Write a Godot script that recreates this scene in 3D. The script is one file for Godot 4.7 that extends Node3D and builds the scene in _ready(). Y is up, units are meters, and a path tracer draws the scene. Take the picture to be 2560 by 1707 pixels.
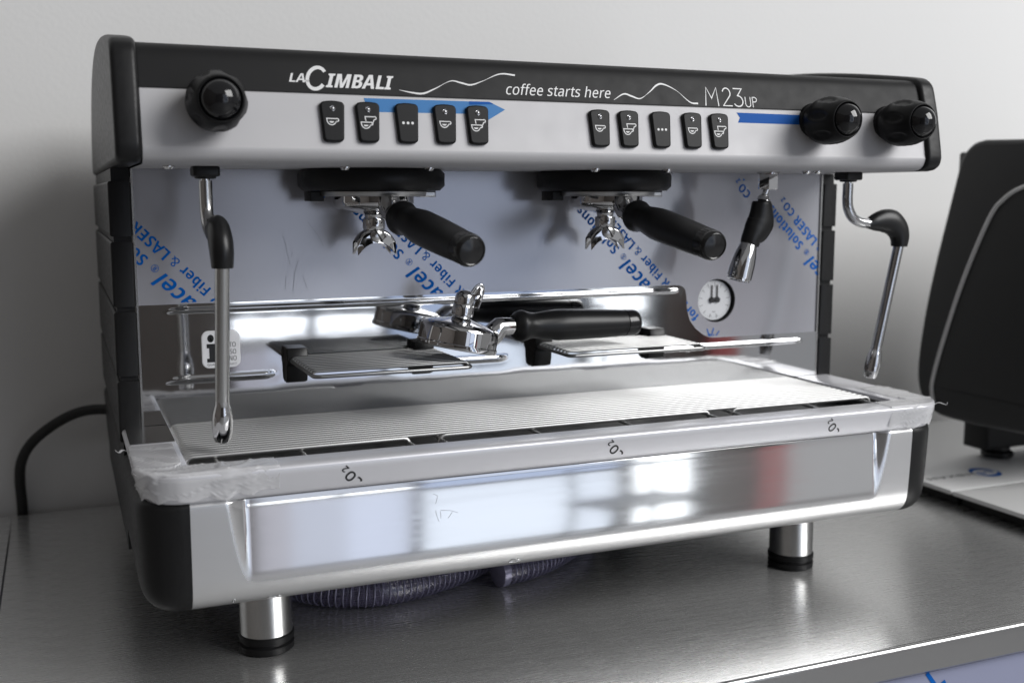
extends Node3D

var mats := {}
var names := {}
var fonts := {}
const SPLASH_Z := -0.154
const GROUP_X := [-0.1617, 0.0669]


func _ready() -> void:
	# ---------------------------------------------------------------- camera
	var cam := Camera3D.new()
	cam.name = "camera"
	cam.position = Vector3(-0.4187, 0.3836, 0.8292)
	cam.rotation = Vector3(-0.1335, -0.3942, -0.0009)
	cam.fov = 34.91
	cam.near = 0.05
	cam.far = 60.0
	var lens := CameraAttributesPhysical.new()
	lens.frustum_focal_length = 38.17
	lens.frustum_focus_distance = 0.93
	lens.exposure_aperture = 5.0
	lens.frustum_near = 0.05
	lens.frustum_far = 60.0
	cam.attributes = lens
	add_child(cam)
	cam.current = true
	# ---------------------------------------------------------------- environment: the dim room round the machine
	var we := WorldEnvironment.new()
	we.name = "world_environment"
	var e := Environment.new()
	e.background_mode = Environment.BG_COLOR
	e.background_color = lin(0.245, 0.245, 0.248)
	e.tonemap_mode = Environment.TONE_MAPPER_LINEAR
	e.tonemap_exposure = 1.0
	e.sdfgi_enabled = true
	e.ssao_enabled = true
	e.ssil_enabled = true
	we.environment = e
	add_child(we)
	make_materials()
	build_setting()
	build_windows()
	build_counter()
	build_machine()
	build_grate()
	build_portafilters()
	build_neighbours()


# ==================================================================== helpers
func lin(r: float, g: float, b: float, a := 1.0) -> Color:
	var c := Color(r, g, b).linear_to_srgb()
	c.a = a
	return c


func V(x: float, y: float, z: float) -> Vector3:
	return Vector3(x, y, z)


func mk(key: String, c: Color, rough: float, metal := 0.0) -> StandardMaterial3D:
	var m := StandardMaterial3D.new()
	m.resource_name = key
	m.albedo_color = c
	m.roughness = rough
	m.metallic = metal
	mats[key] = m
	return m


func noise_tex(freq: float, seed_: int, lo: float, hi: float, size := 512, normal := false) -> NoiseTexture2D:
	var n := FastNoiseLite.new()
	n.noise_type = FastNoiseLite.TYPE_SIMPLEX_SMOOTH
	n.frequency = freq
	n.seed = seed_
	n.fractal_octaves = 4
	var t := NoiseTexture2D.new()
	t.width = size
	t.height = size
	t.seamless = true
	t.noise = n
	if normal:
		t.as_normal_map = true
		t.bump_strength = 4.0
	else:
		var g := Gradient.new()
		g.set_color(0, Color(lo, lo, lo))
		g.set_color(1, Color(hi, hi, hi))
		t.color_ramp = g
	return t


func rough_map(m: StandardMaterial3D, t: Texture2D, scale: Vector3) -> void:
	m.roughness_texture = t
	m.roughness = 1.0
	m.uv1_triplanar = true
	m.uv1_world_triplanar = true
	m.uv1_scale = scale


func make_materials() -> void:
	var fine := noise_tex(0.03, 3, 0.32, 0.5)
	var m: StandardMaterial3D
	m = mk("black_plastic", lin(0.011, 0.011, 0.0115), 0.42)
	m.metallic_specular = 0.36
	rough_map(m, fine, Vector3(9, 9, 9))
	m = mk("black_panel", lin(0.013, 0.013, 0.0135), 0.4)
	m.metallic_specular = 0.3
	rough_map(m, noise_tex(0.02, 12, 0.44, 0.54), Vector3(5, 5, 5))
	m = mk("black_rubber", lin(0.0095, 0.0095, 0.010), 0.42)
	m.metallic_specular = 0.3
	m = mk("grip_black", lin(0.009, 0.009, 0.0095), 0.34)
	m.metallic_specular = 0.42
	m = mk("gloss_black", lin(0.008, 0.008, 0.009), 0.04)
	m = mk("cap_gloss", lin(0.009, 0.009, 0.0095), 0.2)
	m = mk("hole_black", lin(0.012, 0.012, 0.012), 0.7)
	m = mk("film_fascia", lin(0.49, 0.485, 0.495), 0.5, 0.15)
	m.metallic_specular = 0.35
	rough_map(m, noise_tex(0.015, 21, 0.5, 0.58), Vector3(4, 4, 4))
	m = mk("film_splash", lin(0.47, 0.475, 0.515), 0.2, 0.45)
	
	m = mk("film_frame", lin(0.68, 0.68, 0.71), 0.33, 0.3)
	m = mk("film_loose", lin(0.72, 0.72, 0.735, 0.66), 0.26)
	m.transparency = BaseMaterial3D.TRANSPARENCY_ALPHA
	m.clearcoat_enabled = true
	m.clearcoat = 0.6
	m.clearcoat_roughness = 0.12
	m = mk("steel_mirror", lin(0.58, 0.585, 0.595), 0.055, 1.0)
	m = mk("steel_tray", lin(0.74, 0.74, 0.742), 0.1, 0.84)
	m = mk("steel_satin", lin(0.56, 0.56, 0.555), 0.24, 1.0)
	m = mk("steel_cast", lin(0.5, 0.5, 0.5), 0.36, 1.0)
	m = mk("wire_steel", lin(0.56, 0.56, 0.555), 0.48, 1.0)
	m = mk("shelf_wire", lin(0.34, 0.34, 0.335), 0.3, 1.0)
	m = mk("chrome", lin(0.66, 0.66, 0.665), 0.035, 1.0)
	m = mk("dark_basin", lin(0.16, 0.16, 0.165), 0.3, 0.9)
	m = mk("print_white", lin(0.72, 0.72, 0.72), 0.45)
	m = mk("print_blue", lin(0.003, 0.115, 0.46), 0.6)
	m.metallic_specular = 0.2
	m = mk("print_black", lin(0.012, 0.012, 0.014), 0.5)
	m = mk("print_grey", lin(0.2, 0.2, 0.2), 0.6)
	m = mk("tape_light", lin(0.055, 0.20, 0.46), 0.5)
	m.metallic_specular = 0.3
	m = mk("tape_dark", lin(0.006, 0.09, 0.37), 0.55)
	m.metallic_specular = 0.25
	m = mk("scratch", lin(0.16, 0.165, 0.18), 0.5, 0.4)
	m = mk("dial_white", lin(0.82, 0.83, 0.85), 0.35)
	m.clearcoat_enabled = true
	m.clearcoat = 0.5
	m = mk("sticker_white", lin(0.88, 0.88, 0.9), 0.2)
	m.clearcoat_enabled = true
	m.clearcoat = 1.0
	m.clearcoat_roughness = 0.03
	m = mk("lens_clear", lin(0.55, 0.55, 0.56), 0.05, 0.9)
	m = mk("wall_paint", lin(0.74, 0.738, 0.732), 0.8)
	m.normal_enabled = true
	m.normal_texture = noise_tex(0.08, 5, 0, 1, 512, true)
	m.normal_scale = 0.06
	m.uv1_triplanar = true
	m.uv1_world_triplanar = true
	m.uv1_scale = Vector3(3, 3, 3)
	m = mk("counter_steel", lin(0.70, 0.70, 0.695), 0.3, 0.86)
	m.anisotropy_enabled = true
	m.anisotropy = -0.8
	m.roughness_texture = noise_tex(0.012, 61, 0.24, 0.30, 1024)
	m.roughness = 1.0
	m.normal_enabled = true
	m.normal_texture = noise_tex(0.06, 64, 0.0, 1.0, 1024, true)
	m.normal_scale = 0.012
	m.uv1_scale = Vector3(1.4, 42, 1)
	m = mk("counter_edge", lin(0.42, 0.42, 0.418), 0.22, 1.0)
	m = mk("lavender_film", lin(0.34, 0.36, 0.5), 0.35, 0.3)
	m = mk("carton_white", lin(0.76, 0.76, 0.755), 0.5)
	m = mk("grinder_black", lin(0.022, 0.022, 0.0225), 0.5)
	m = mk("trim_silver", lin(0.75, 0.75, 0.75), 0.35, 0.25)
	m = mk("cable_black", lin(0.01, 0.01, 0.01), 0.5)
	m = mk("hose_clear", lin(0.22, 0.20, 0.34, 0.32), 0.08)
	m.transparency = BaseMaterial3D.TRANSPARENCY_ALPHA
	m = mk("hose_rib", lin(0.30, 0.29, 0.41), 0.15, 0.2)
	m = mk("floor_tile", lin(0.3, 0.3, 0.3), 0.35)
	m = mk("frame_dark", lin(0.03, 0.035, 0.045), 0.5)
	m = mk("room_wall_dark", lin(0.12, 0.105, 0.095), 0.7)
	m = mk("room_wall_pale", lin(0.5, 0.5, 0.5), 0.7)
	m = mk("red_cloth", lin(0.62, 0.14, 0.14), 0.7)
	m = mk("window_glow", lin(0.1, 0.1, 0.1), 0.3)
	m.emission_enabled = true
	m.emission = Color(0.86, 0.92, 1.0)
	m.emission_energy_multiplier = 0.12


func new_st() -> SurfaceTool:
	var st := SurfaceTool.new()
	st.begin(Mesh.PRIMITIVE_TRIANGLES)
	return st


func put(called: String, st: SurfaceTool, mat: String, parent: Node = self) -> MeshInstance3D:
	st.generate_normals()
	var o := MeshInstance3D.new()
	o.mesh = st.commit()
	o.material_override = mats[mat]
	return place(o, called, parent)


func place(o: Node3D, called: String, parent: Node) -> Node3D:
	var key := str(parent.get_instance_id()) + called
	var n: int = names.get(key, 0)
	names[key] = n + 1
	o.name = called if n == 0 else "%s_%03d" % [called, n]
	parent.add_child(o, true)
	return o


func thing(called: String, label: String, category: String, group := "", at := Vector3.ZERO) -> Node3D:
	var o := Node3D.new()
	place(o, called, self)
	o.position = at
	return tag(o, label, category, group)


func tag(o: Node3D, label: String, category: String, group := "") -> Node3D:
	o.set_meta("label", label)
	o.set_meta("category", category)
	if group:
		o.set_meta("group", group)
	return o


func struct(o: Node3D, label: String) -> void:
	o.set_meta("kind", "structure")
	o.set_meta("label", label)
	o.set_meta("category", "setting")


func tri(st: SurfaceTool, a: Vector3, b: Vector3, c: Vector3, g := 0) -> void:
	st.set_smooth_group(g)
	st.add_vertex(a)
	st.set_smooth_group(g)
	st.add_vertex(b)
	st.set_smooth_group(g)
	st.add_vertex(c)


func quad(st: SurfaceTool, a: Vector3, b: Vector3, c: Vector3, d: Vector3, g := 0) -> void:
	tri(st, a, b, c, g)
	tri(st, a, c, d, g)


func rows(st: SurfaceTool, grid: Array, g := 0) -> void:   # grid of PackedVector3Array rows
	for i in grid.size() - 1:
		var p: PackedVector3Array = grid[i]
		var q: PackedVector3Array = grid[i + 1]
		for j in p.size() - 1:
			quad(st, p[j], p[j + 1], q[j + 1], q[j], g)


func lathe(st: SurfaceTool, prof: PackedVector2Array, xf: Transform3D, seg := 40) -> void:   # (r, y) round local y
	var g := 1
	for k in prof.size() - 1:
		if k > 0 and (prof[k] - prof[k - 1]).length() > 1e-9:
			if absf((prof[k] - prof[k - 1]).angle_to(prof[k + 1] - prof[k])) > 0.6:
				g += 1
		for i in seg:
			var a := TAU * i / seg
			var b := TAU * ((i + 1) % seg) / seg
			var p0 := xf * V(prof[k].x * cos(a), prof[k].y, prof[k].x * sin(a))
			var p1 := xf * V(prof[k].x * cos(b), prof[k].y, prof[k].x * sin(b))
			var q0 := xf * V(prof[k + 1].x * cos(a), prof[k + 1].y, prof[k + 1].x * sin(a))
			var q1 := xf * V(prof[k + 1].x * cos(b), prof[k + 1].y, prof[k + 1].x * sin(b))
			if prof[k].x < 1e-7:
				tri(st, p0, q1, q0, g)
			elif prof[k + 1].x < 1e-7:
				tri(st, p0, p1, q0, g)
			else:
				quad(st, p0, p1, q1, q0, g)


func along(from: Vector3, dir: Vector3) -> Transform3D:   # local y points along dir
	var y := dir.normalized()
	var x := y.cross(V(0, 0, 1) if absf(y.z) < 0.9 else V(1, 0, 0)).normalized()
	return Transform3D(Basis(x, y, x.cross(y)), from)


func curve(pts: Array, n := 6, closed := false) -> PackedVector3Array:   # Catmull-Rom through the points
	var out := PackedVector3Array()
	var c := pts.size()
	for i in (c if closed else c - 1):
		var p0: Vector3 = pts[(i - 1 + c) % c] if closed or i > 0 else pts[0] * 2.0 - pts[1]
		var p1: Vector3 = pts[i]
		var p2: Vector3 = pts[(i + 1) % c]
		var p3: Vector3 = pts[(i + 2) % c] if closed or i + 2 < c else pts[c - 1] * 2.0 - pts[c - 2]
		for k in n:
			out.append(p1.cubic_interpolate(p2, p0, p3, float(k) / n))
	if not closed:
		out.append(pts[c - 1])
	return out


func curve2(pts: Array, n := 6) -> PackedVector2Array:
	var l := []
	for p in pts:
		l.append(V(p.x, p.y, 0))
	var out := PackedVector2Array()
	for p in curve(l, n):
		out.append(Vector2(p.x, p.y))
	return out


# radius: float, or arrays of in-plane / across radii per point
func tube(st: SurfaceTool, pts: PackedVector3Array, ra, seg := 14, caps := true, rb = null, up := Vector3.ZERO) -> void:
	var n := pts.size()
	var ring := []
	var t0 := (pts[1] - pts[0]).normalized()
	var nn := up
	if nn == Vector3.ZERO:
		nn = t0.cross(V(0, 1, 0) if absf(t0.y) < 0.9 else V(1, 0, 0)).normalized()
	for i in n:
		var t := (pts[mini(i + 1, n - 1)] - pts[maxi(i - 1, 0)]).normalized()
		nn = (nn - t * nn.dot(t)).normalized()
		var b := t.cross(nn)
		var r1: float = ra if ra is float else ra[i]
		var r2: float = r1 if rb == null else rb[i]
		var row := PackedVector3Array()
		for k in seg + 1:
			var a := TAU * (k % seg) / seg
			row.append(pts[i] + nn * cos(a) * r1 + b * sin(a) * r2)
		ring.append(row)
	rows(st, ring, 1)
	if caps:
		for s in [0, n - 1]:
			for k in seg:
				if s == 0:
					tri(st, pts[0], ring[0][k + 1], ring[0][k], 2)
				else:
					tri(st, pts[s], ring[s][k], ring[s][k + 1], 3)


func rounded(pts: Array, r, n := 6) -> PackedVector2Array:
	var out := PackedVector2Array()
	var c := pts.size()
	for i in c:
		var p: Vector2 = pts[i]
		var a: Vector2 = (pts[(i - 1 + c) % c] - p)
		var b: Vector2 = (pts[(i + 1) % c] - p)
		var rad: float = r[i] if r is Array else r
		if rad <= 0.0:
			out.append(p)
			continue
		var half := absf(a.angle_to(b)) / 2.0
		var d := minf(rad / tan(half), minf(a.length(), b.length()) * 0.49)
		var p1 := p + a.normalized() * d
		var p2 := p + b.normalized() * d
		for k in n + 1:
			var t := float(k) / n
			# circular-ish: quadratic through the corner, weighted
			var w := cos(PI / 2.0 - half)
			var q := (p1 * (1 - t) * (1 - t) + p * 2.0 * t * (1 - t) * w + p2 * t * t) / ((1 - t) * (1 - t) + 2.0 * t * (1 - t) * w + t * t)
			out.append(q)
	return out


func prism(st: SurfaceTool, outline: PackedVector2Array, d0: float, d1: float, bevel: float, xf: Transform3D, steps := 3) -> void:
	var o := outline.duplicate()
	if Geometry2D.is_polygon_clockwise(o):
		o.reverse()
	var n := o.size()
	var miter := PackedVector2Array()
	var group := []
	var g := 1
	for i in n:
		var e1 := (o[i] - o[(i - 1 + n) % n]).normalized()
		var e2 := (o[(i + 1) % n] - o[i]).normalized()
		var n1 := Vector2(e1.y, -e1.x)
		var n2 := Vector2(e2.y, -e2.x)
		miter.append((n1 + n2) / maxf(0.4, 1.0 + n1.dot(n2)))
		if absf(e1.angle_to(e2)) > 0.6:
			g += 1
		group.append(g)
	var levels := []
	for s in [0, 1]:
		for k in steps + 1:
			var a := PI / 2 * k / steps
			var ins := bevel * (1.0 - sin(a)) if s == 0 else bevel * (1.0 - cos(a))
			var z := d0 + bevel * (1.0 - cos(a)) if s == 0 else d1 - bevel * (1.0 - sin(a))
			levels.append([ins, z])
			if bevel <= 0.0:
				break
	var ringed := []
	for l in levels:
		var row := PackedVector3Array()
		for i in n:
			var q: Vector2 = o[i] - miter[i] * l[0]
			row.append(xf * V(q.x, q.y, l[1]))
		ringed.append(row)
	for l in ringed.size() - 1:
		for i in n:
			var j := (i + 1) % n
			quad(st, ringed[l][i], ringed[l][j], ringed[l + 1][j], ringed[l + 1][i], group[i])
	var tris := Geometry2D.triangulate_polygon(o)
	for k in range(0, tris.size(), 3):
		tri(st, ringed[0][tris[k]], ringed[0][tris[k + 1]], ringed[0][tris[k + 2]], 1000)
		var last := ringed.size() - 1
		tri(st, ringed[last][tris[k]], ringed[last][tris[k + 2]], ringed[last][tris[k + 1]], 1001)


func box(st: SurfaceTool, lo: Vector3, hi: Vector3, bevel := 0.0) -> void:
	var o := PackedVector2Array([Vector2(lo.x, lo.y), Vector2(hi.x, lo.y), Vector2(hi.x, hi.y), Vector2(lo.x, hi.y)])
	prism(st, o, lo.z, hi.z, bevel, Transform3D.IDENTITY, 2)


const ZY := Transform3D(Basis(Vector3(0, 0, 1), Vector3(0, 1, 0), Vector3(1, 0, 0)), Vector3.ZERO)   # (z, y) outline pushed along x
const XZ := Transform3D(Basis(Vector3(1, 0, 0), Vector3(0, 0, 1), Vector3(0, 1, 0)), Vector3.ZERO)   # (x, z) outline pushed along y


func sheet(st: SurfaceTool, poly: PackedVector2Array, f: Callable) -> void:
	var t := Geometry2D.triangulate_polygon(poly)
	for k in range(0, t.size(), 3):
		tri(st, f.call(poly[t[k]]), f.call(poly[t[k + 1]]), f.call(poly[t[k + 2]]), 0)


func ribbon(st: SurfaceTool, pts: PackedVector2Array, w, f: Callable) -> void:
	var n := pts.size()
	var l := PackedVector3Array()
	var r := PackedVector3Array()
	for i in n:
		var e1 := (pts[i] - pts[maxi(i - 1, 0)]).normalized()
		var e2 := (pts[mini(i + 1, n - 1)] - pts[i]).normalized()
		if i == 0:
			e1 = e2
		if i == n - 1:
			e2 = e1
		var m := Vector2(-e1.y, e1.x) + Vector2(-e2.y, e2.x)
		m /= maxf(0.5, 1.0 + e1.dot(e2))
		var ww: float = (w if w is float else w[i]) / 2.0
		l.append(f.call(pts[i] + m * ww))
		r.append(f.call(pts[i] - m * ww))
	rows(st, [l, r], 0)


func arc(c: Vector2, rx: float, ry: float, a0: float, a1: float, n := 24) -> PackedVector2Array:
	var out := PackedVector2Array()
	for i in n + 1:
		var a := deg_to_rad(lerpf(a0, a1, float(i) / n))
		out.append(c + Vector2(cos(a) * rx, sin(a) * ry))
	return out


func font(key: String) -> SystemFont:
	if not fonts.has(key):
		var f := SystemFont.new()
		f.font_names = PackedStringArray(["Droid Serif"] if "serif" in key else ["Droid Sans"])
		f.font_weight = 700 if "bold" in key else 400
		fonts[key] = f
	return fonts[key]


func glyphs(s: String, key: String) -> Array:   # [vertices in em units with the baseline at 0, width]
	var m := TextMesh.new()
	m.font = font(key)
	m.font_size = 64
	m.pixel_size = 1.0 / 64.0
	m.depth = 0.0
	m.curve_step = 1.0
	m.horizontal_alignment = HORIZONTAL_ALIGNMENT_LEFT
	m.text = "H"
	var base := m.get_aabb().position.y
	m.text = s
	var box_ := m.get_aabb()
	var a := m.get_mesh_arrays()
	var v: PackedVector3Array = a[Mesh.ARRAY_VERTEX]
	var idx = a[Mesh.ARRAY_INDEX]
	var out := PackedVector2Array()
	if idx != null and idx.size() > 0:
		for i in idx:
			out.append(Vector2(v[i].x - box_.position.x, v[i].y - base))
	else:
		for p in v:
			out.append(Vector2(p.x - box_.position.x, p.y - base))
	return [out, box_.size.x]


# clip: array of [normal, offset]; keeps p where normal.dot(p) <= offset, in the plane's own coordinates
func text(st: SurfaceTool, s: String, key: String, em: Vector2, lay: Callable, to3: Callable, clip := []) -> void:
	var gl := glyphs(s, key)
	var v: PackedVector2Array = gl[0]
	for k in range(0, v.size() - 2, 3):
		var poly := PackedVector2Array()
		for j in 3:
			poly.append(lay.call(v[k + j] * em))
		for c in clip:
			var np := PackedVector2Array()
			for i in poly.size():
				var p := poly[i]
				var q := poly[(i + 1) % poly.size()]
				var dp: float = c[0].dot(p) - c[1]
				var dq: float = c[0].dot(q) - c[1]
				if dp <= 0:
					np.append(p)
				if (dp < 0 and dq > 0) or (dp > 0 and dq < 0):
					np.append(p.lerp(q, dp / (dp - dq)))
			poly = np
			if poly.size() < 3:
				break
		for i in range(1, poly.size() - 1):
			tri(st, to3.call(poly[0]), to3.call(poly[i]), to3.call(poly[i + 1]), 0)


func fit_text(st: SurfaceTool, s: String, key: String, x0: float, x1: float, base: float, height: float, shear: float, to3: Callable, per_em := 0.714) -> void:
	var w: float = glyphs(s, key)[1]
	var em := Vector2((x1 - x0 - shear * height) / w, height / per_em)
	text(st, s, key, em, func(p: Vector2): return Vector2(x0 + p.x + shear * p.y, base + p.y), to3)


# ==================================================================== setting
func build_setting() -> void:
	var st := new_st()
	box(st, V(-3.0, -0.9, -0.7), V(4.2, 2.2, -0.6))
	struct(put("wall", st, "wall_paint"), "plain pale wall behind the coffee machine")
	st = new_st()
	box(st, V(-3.0, -1.0, -0.6), V(5.2, -0.9, 3.9))
	struct(put("floor", st, "floor_tile"), "grey floor in front of the counter")
	st = new_st()
	box(st, V(-2.3, -0.9, -0.6), V(-2.2, 2.2, 3.9))
	struct(put("side_wall", st, "room_wall_dark"), "dark side wall to the left, seen only as a reflection")
	st = new_st()
	box(st, V(2.42, -0.9, 3.66), V(2.82, 2.2, 3.78))
	struct(put("room_wall", st, "room_wall_dark"), "narrow dark wall right of the windows, seen only as a reflection")
	st = new_st()
	box(st, V(-2.2, -0.9, 3.66), V(0.26, 2.2, 3.78))
	struct(put("room_wall", st, "room_wall_dark"), "dark wall beside the windows, seen only as a reflection")
	st = new_st()
	box(st, V(2.64, -0.9, 3.45), V(2.73, 0.15, 3.6), 0.03)
	tag(put("roller_banner", st, "red_cloth"), "red cloth banner in the room, seen only as a smear in the tray front", "banner")


func build_windows() -> void:
	# per bay: x from, x to, then panes as [y from, y to, light colour, radiance]
	var bays := [
		[0.24, 0.94, [[-0.88, -0.30, Color(0.93, 0.92, 0.98), 0.5, 0.24, 0.42], [-0.88, -0.30, Color(0.88, 0.91, 1.0), 0.72, 0.42, 0.66], [-0.88, -0.30, Color(0.86, 0.90, 1.0), 1.0, 0.66, 0.94], [-0.24, -0.08, Color(0.95, 0.97, 1.0), 2.8], [-0.03, 2.1, Color(0.90, 0.93, 1.0), 0.72]]],
		[0.98, 1.96, [[-0.88, -0.34, Color(0.90, 0.94, 1.0), 1.3], [-0.29, 0.12, Color(0.76, 0.84, 1.0), 0.8], [0.17, 2.1, Color(0.85, 0.9, 1.0), 0.95]]],
		[2.03, 2.36, [[-0.88, -0.25, Color(0.96, 0.98, 1.0), 2.6], [-0.21, 2.1, Color(0.96, 0.98, 1.0), 2.4]]],
		[2.86, 4.7, [[-0.88, 2.1, Color(1.0, 0.985, 0.97), 0.24]]],
	]
	for i in 4:
		var w := thing("window", ["tall window bay with a bright strip of panes, seen mirrored at the left of the steel", "wide middle window bay behind the dark chair, seen mirrored in the steel", "narrow bright window bay beside the brown wall, seen mirrored in the tray front", "wide window bay with a grey blind drawn, seen mirrored at the right of the tray front"][i], "window", "windows mirrored in the steel")
		var x0: float = bays[i][0]
		var x1: float = bays[i][1]
		for p in bays[i][2]:
			var st := new_st()
			x0 = p[4] if p.size() > 4 else bays[i][0]
			x1 = p[5] if p.size() > 4 else bays[i][1]
			box(st, V(x0, p[0], 3.76), V(x1, p[1], 3.775))
			put("pane", st, "window_glow", w)
			var l := AreaLight3D.new()
			place(l, "window_light", self)
			l.area_size = Vector2(x1 - x0, p[1] - p[0])
			l.position = V((x0 + x1) / 2, (p[0] + p[1]) / 2, 3.75)
			l.light_color = p[2]
			l.light_energy = p[3] * (x1 - x0) * (p[1] - p[0]) / PI
			l.area_range = 12.0
			l.shadow_enabled = true
			if p.size() > 4:
				continue
			st = new_st()
			box(st, V(x0 + 0.02, p[1], 3.665), V(x1 - 0.02, p[1] + 0.045, 3.715))
			put("crossbar", st, "frame_dark", w)
		for fx in [x0 - 0.035, x1 + 0.015]:
			var fs := new_st()
			box(fs, V(fx, -0.9, 3.68), V(fx + 0.02, 2.25, 3.72))
			put("frame", fs, "frame_dark", w)
		if i == 0:
			var st := new_st()
			box(st, V(0.59, -0.24, 3.68), V(0.63, -0.08, 3.71))
			put("mullion", st, "frame_dark", w)
	# the big window in the slanting wall front right of the counter, outside the picture: most of the light comes from it
	var sw := thing("window", "big bright window front right of the counter, seen only as glints in the knobs", "window", "windows mirrored in the steel", V(2.5, 2.45, 2.75))
	sw.rotation = V(-0.49, 0.71, 0)
	var s2 := new_st()
	box(s2, V(-1.3, -1.15, 0.025), V(1.3, 1.15, 0.04))
	put("pane", s2, "window_glow", sw)
	for x in [-1.35, -0.025, 1.3]:
		s2 = new_st()
		box(s2, V(x, -1.2, -0.1), V(x + 0.05, 1.2, -0.06))
		put("frame", s2, "frame_dark", sw)
	var sl := AreaLight3D.new()
	sl.name = "big_window_light"
	sl.area_size = Vector2(2.6, 2.3)
	sl.transform = sw.transform
	sl.light_color = Color(1.0, 0.998, 0.995)
	sl.light_energy = 19.0
	sl.area_range = 12.0
	sl.shadow_enabled = true
	add_child(sl)
	# the chair that stands dark against the glass
	var c := thing("chair", "dark metal chair before the window, seen only mirrored in the tray", "chair", "", V(1.6, -0.9, 2.9))
	var fr := new_st()
	for p in [[-0.2, -0.2], [0.2, -0.2], [-0.2, 0.2], [0.2, 0.2]]:
		fr = new_st()
		tube(fr, PackedVector3Array([V(p[0], 0, p[1]), V(p[0] * 0.9, 0.46, p[1] * 0.9)]), 0.014)
		put("leg", fr, "frame_dark", c)
	fr = new_st()
	box(fr, V(-0.21, 0.45, -0.21), V(0.21, 0.48, 0.21), 0.01)
	put("seat", fr, "frame_dark", c)
	fr = new_st()
	for x in [-0.18, 0.18]:
		fr = new_st()
		tube(fr, PackedVector3Array([V(x, 0.48, 0.18), V(x, 0.86, 0.24)]), 0.012)
		put("upright", fr, "frame_dark", c)
	fr = new_st()
	tube(fr, PackedVector3Array([V(-0.18, 0.84, 0.235), V(0.18, 0.84, 0.235)]), 0.016)
	put("backrest", fr, "frame_dark", c)


# ==================================================================== counter
func build_counter() -> void:
	for k in 2:
		var t := thing("counter", ["brushed stainless steel counter the coffee machine stands on", "neighbouring steel counter left of the seam at the photo's left edge"][k], "counter")
		var x0: float = [-0.4875, -1.6][k]
		var x1: float = [2.4, -0.4895][k]
		var st := new_st()
		var nx := 60
		var prof := [Vector2(0.0, -0.578), Vector2(0.0, -0.3), Vector2(0.0, -0.1), Vector2(0.0, 0.05), Vector2(0.0, 0.1345)]
		for i in nx:
			for j in prof.size() - 1:
				var xa := lerpf(x0, x1, float(i) / nx)
				var xb := lerpf(x0, x1, float(i + 1) / nx)
				var p: Vector2 = prof[j]
				var q: Vector2 = prof[j + 1]
				for vtx in [[xa, p], [xb, p], [xb, q], [xa, p], [xb, q], [xa, q]]:
					st.set_smooth_group(0)
					st.set_uv(Vector2(vtx[0], vtx[1].y))
					st.add_vertex(V(vtx[0], vtx[1].x, vtx[1].y))
		put("top", st, "counter_steel", t)
		st = new_st()
		var edge := PackedVector2Array()
		for a in 7:
			var an := PI / 2 * a / 6.0
			edge.append(Vector2(-0.0045 + 0.0045 * cos(an), 0.1345 + 0.0045 * sin(an)))
		edge.append(Vector2(-0.0265, 0.139))
		edge.append(Vector2(-0.0295, 0.137))
		edge.append(Vector2(-0.0295, 0.115))
		var ga := PackedVector3Array()
		var gb := PackedVector3Array()
		for p in edge:
			ga.append(V(x0, p.x, p.y))
			gb.append(V(x1, p.x, p.y))
		for i in edge.size() - 1:
			quad(st, ga[i], gb[i], gb[i + 1], ga[i + 1], 1 if i < 7 else 2)
		put("front_edge", st, "counter_edge", t)
		st = new_st()
		box(st, V(x0 + 0.002, -0.03, -0.575), V(x1 - 0.002, -0.004, 0.114))
		put("underside", st, "steel_satin", t)
		if k == 0:
			st = new_st()
			box(st, V(x0 + 0.01, -0.85, -0.55), V(x1, -0.0305, 0.130))
			var pn := put("lower_panel", st, "lavender_film", t)
			pn.set_meta("label", "lower panel under lavender protective film")
			st = new_st()
			ribbon(st, PackedVector2Array([Vector2(0.268, -0.0335), Vector2(0.281, -0.05)]), 0.004, func(p: Vector2): return V(p.x, p.y, 0.1304))
			ribbon(st, PackedVector2Array([Vector2(0.281, -0.05), Vector2(0.29, -0.045)]), 0.004, func(p: Vector2): return V(p.x, p.y, 0.1304))
			put("film_print", st, "print_blue", pn)


# ==================================================================== the machine
func zpanel(y: float) -> float:
	return -0.008 - 0.3 * (y - 0.4608)


func build_machine() -> void:
	var m := thing("espresso_machine", "two-group espresso machine with black trim and film-covered steel front", "espresso machine")
	build_head(m)
	build_sides(m)
	build_splash(m)
	build_tray(m)
	for s: float in [-1.0, 1.0]:
		for zz in [-0.072, -0.45]:
			var st := new_st()
			var at := Transform3D(Basis.IDENTITY, V(0.272 * s, 0, zz))
			lathe(st, PackedVector2Array([Vector2(0.0222, 0.016), Vector2(0.0222, 0.076)]), at)
			var f := put("foot", st, "steel_satin", m)
			st = new_st()
			lathe(st, PackedVector2Array([Vector2(0, 0.0002), Vector2(0.0215, 0.0002), Vector2(0.0232, 0.0015), Vector2(0.0232, 0.0065), Vector2(0.0212, 0.0078), Vector2(0.0212, 0.0095), Vector2(0.0234, 0.0105), Vector2(0.0234, 0.0148), Vector2(0.0218, 0.0165)]), at)
			put("rubber_ring", st, "gloss_black" if false else "black_rubber", f)
	steam_wand(m, V(-0.310, 0, -0.06), V(0.02, 0, 1).normalized())
	steam_wand(m, V(0.318, 0, -0.06), V(1, 0, 0.0).normalized())
	hot_water(m)
	for x in GROUP_X:
		group_head(m, x)
	cup_shelf(m, -0.2315, -0.0935, -0.151, -0.042)
	cup_shelf(m, 0.012, 0.159, -0.151, -0.066)


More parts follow.
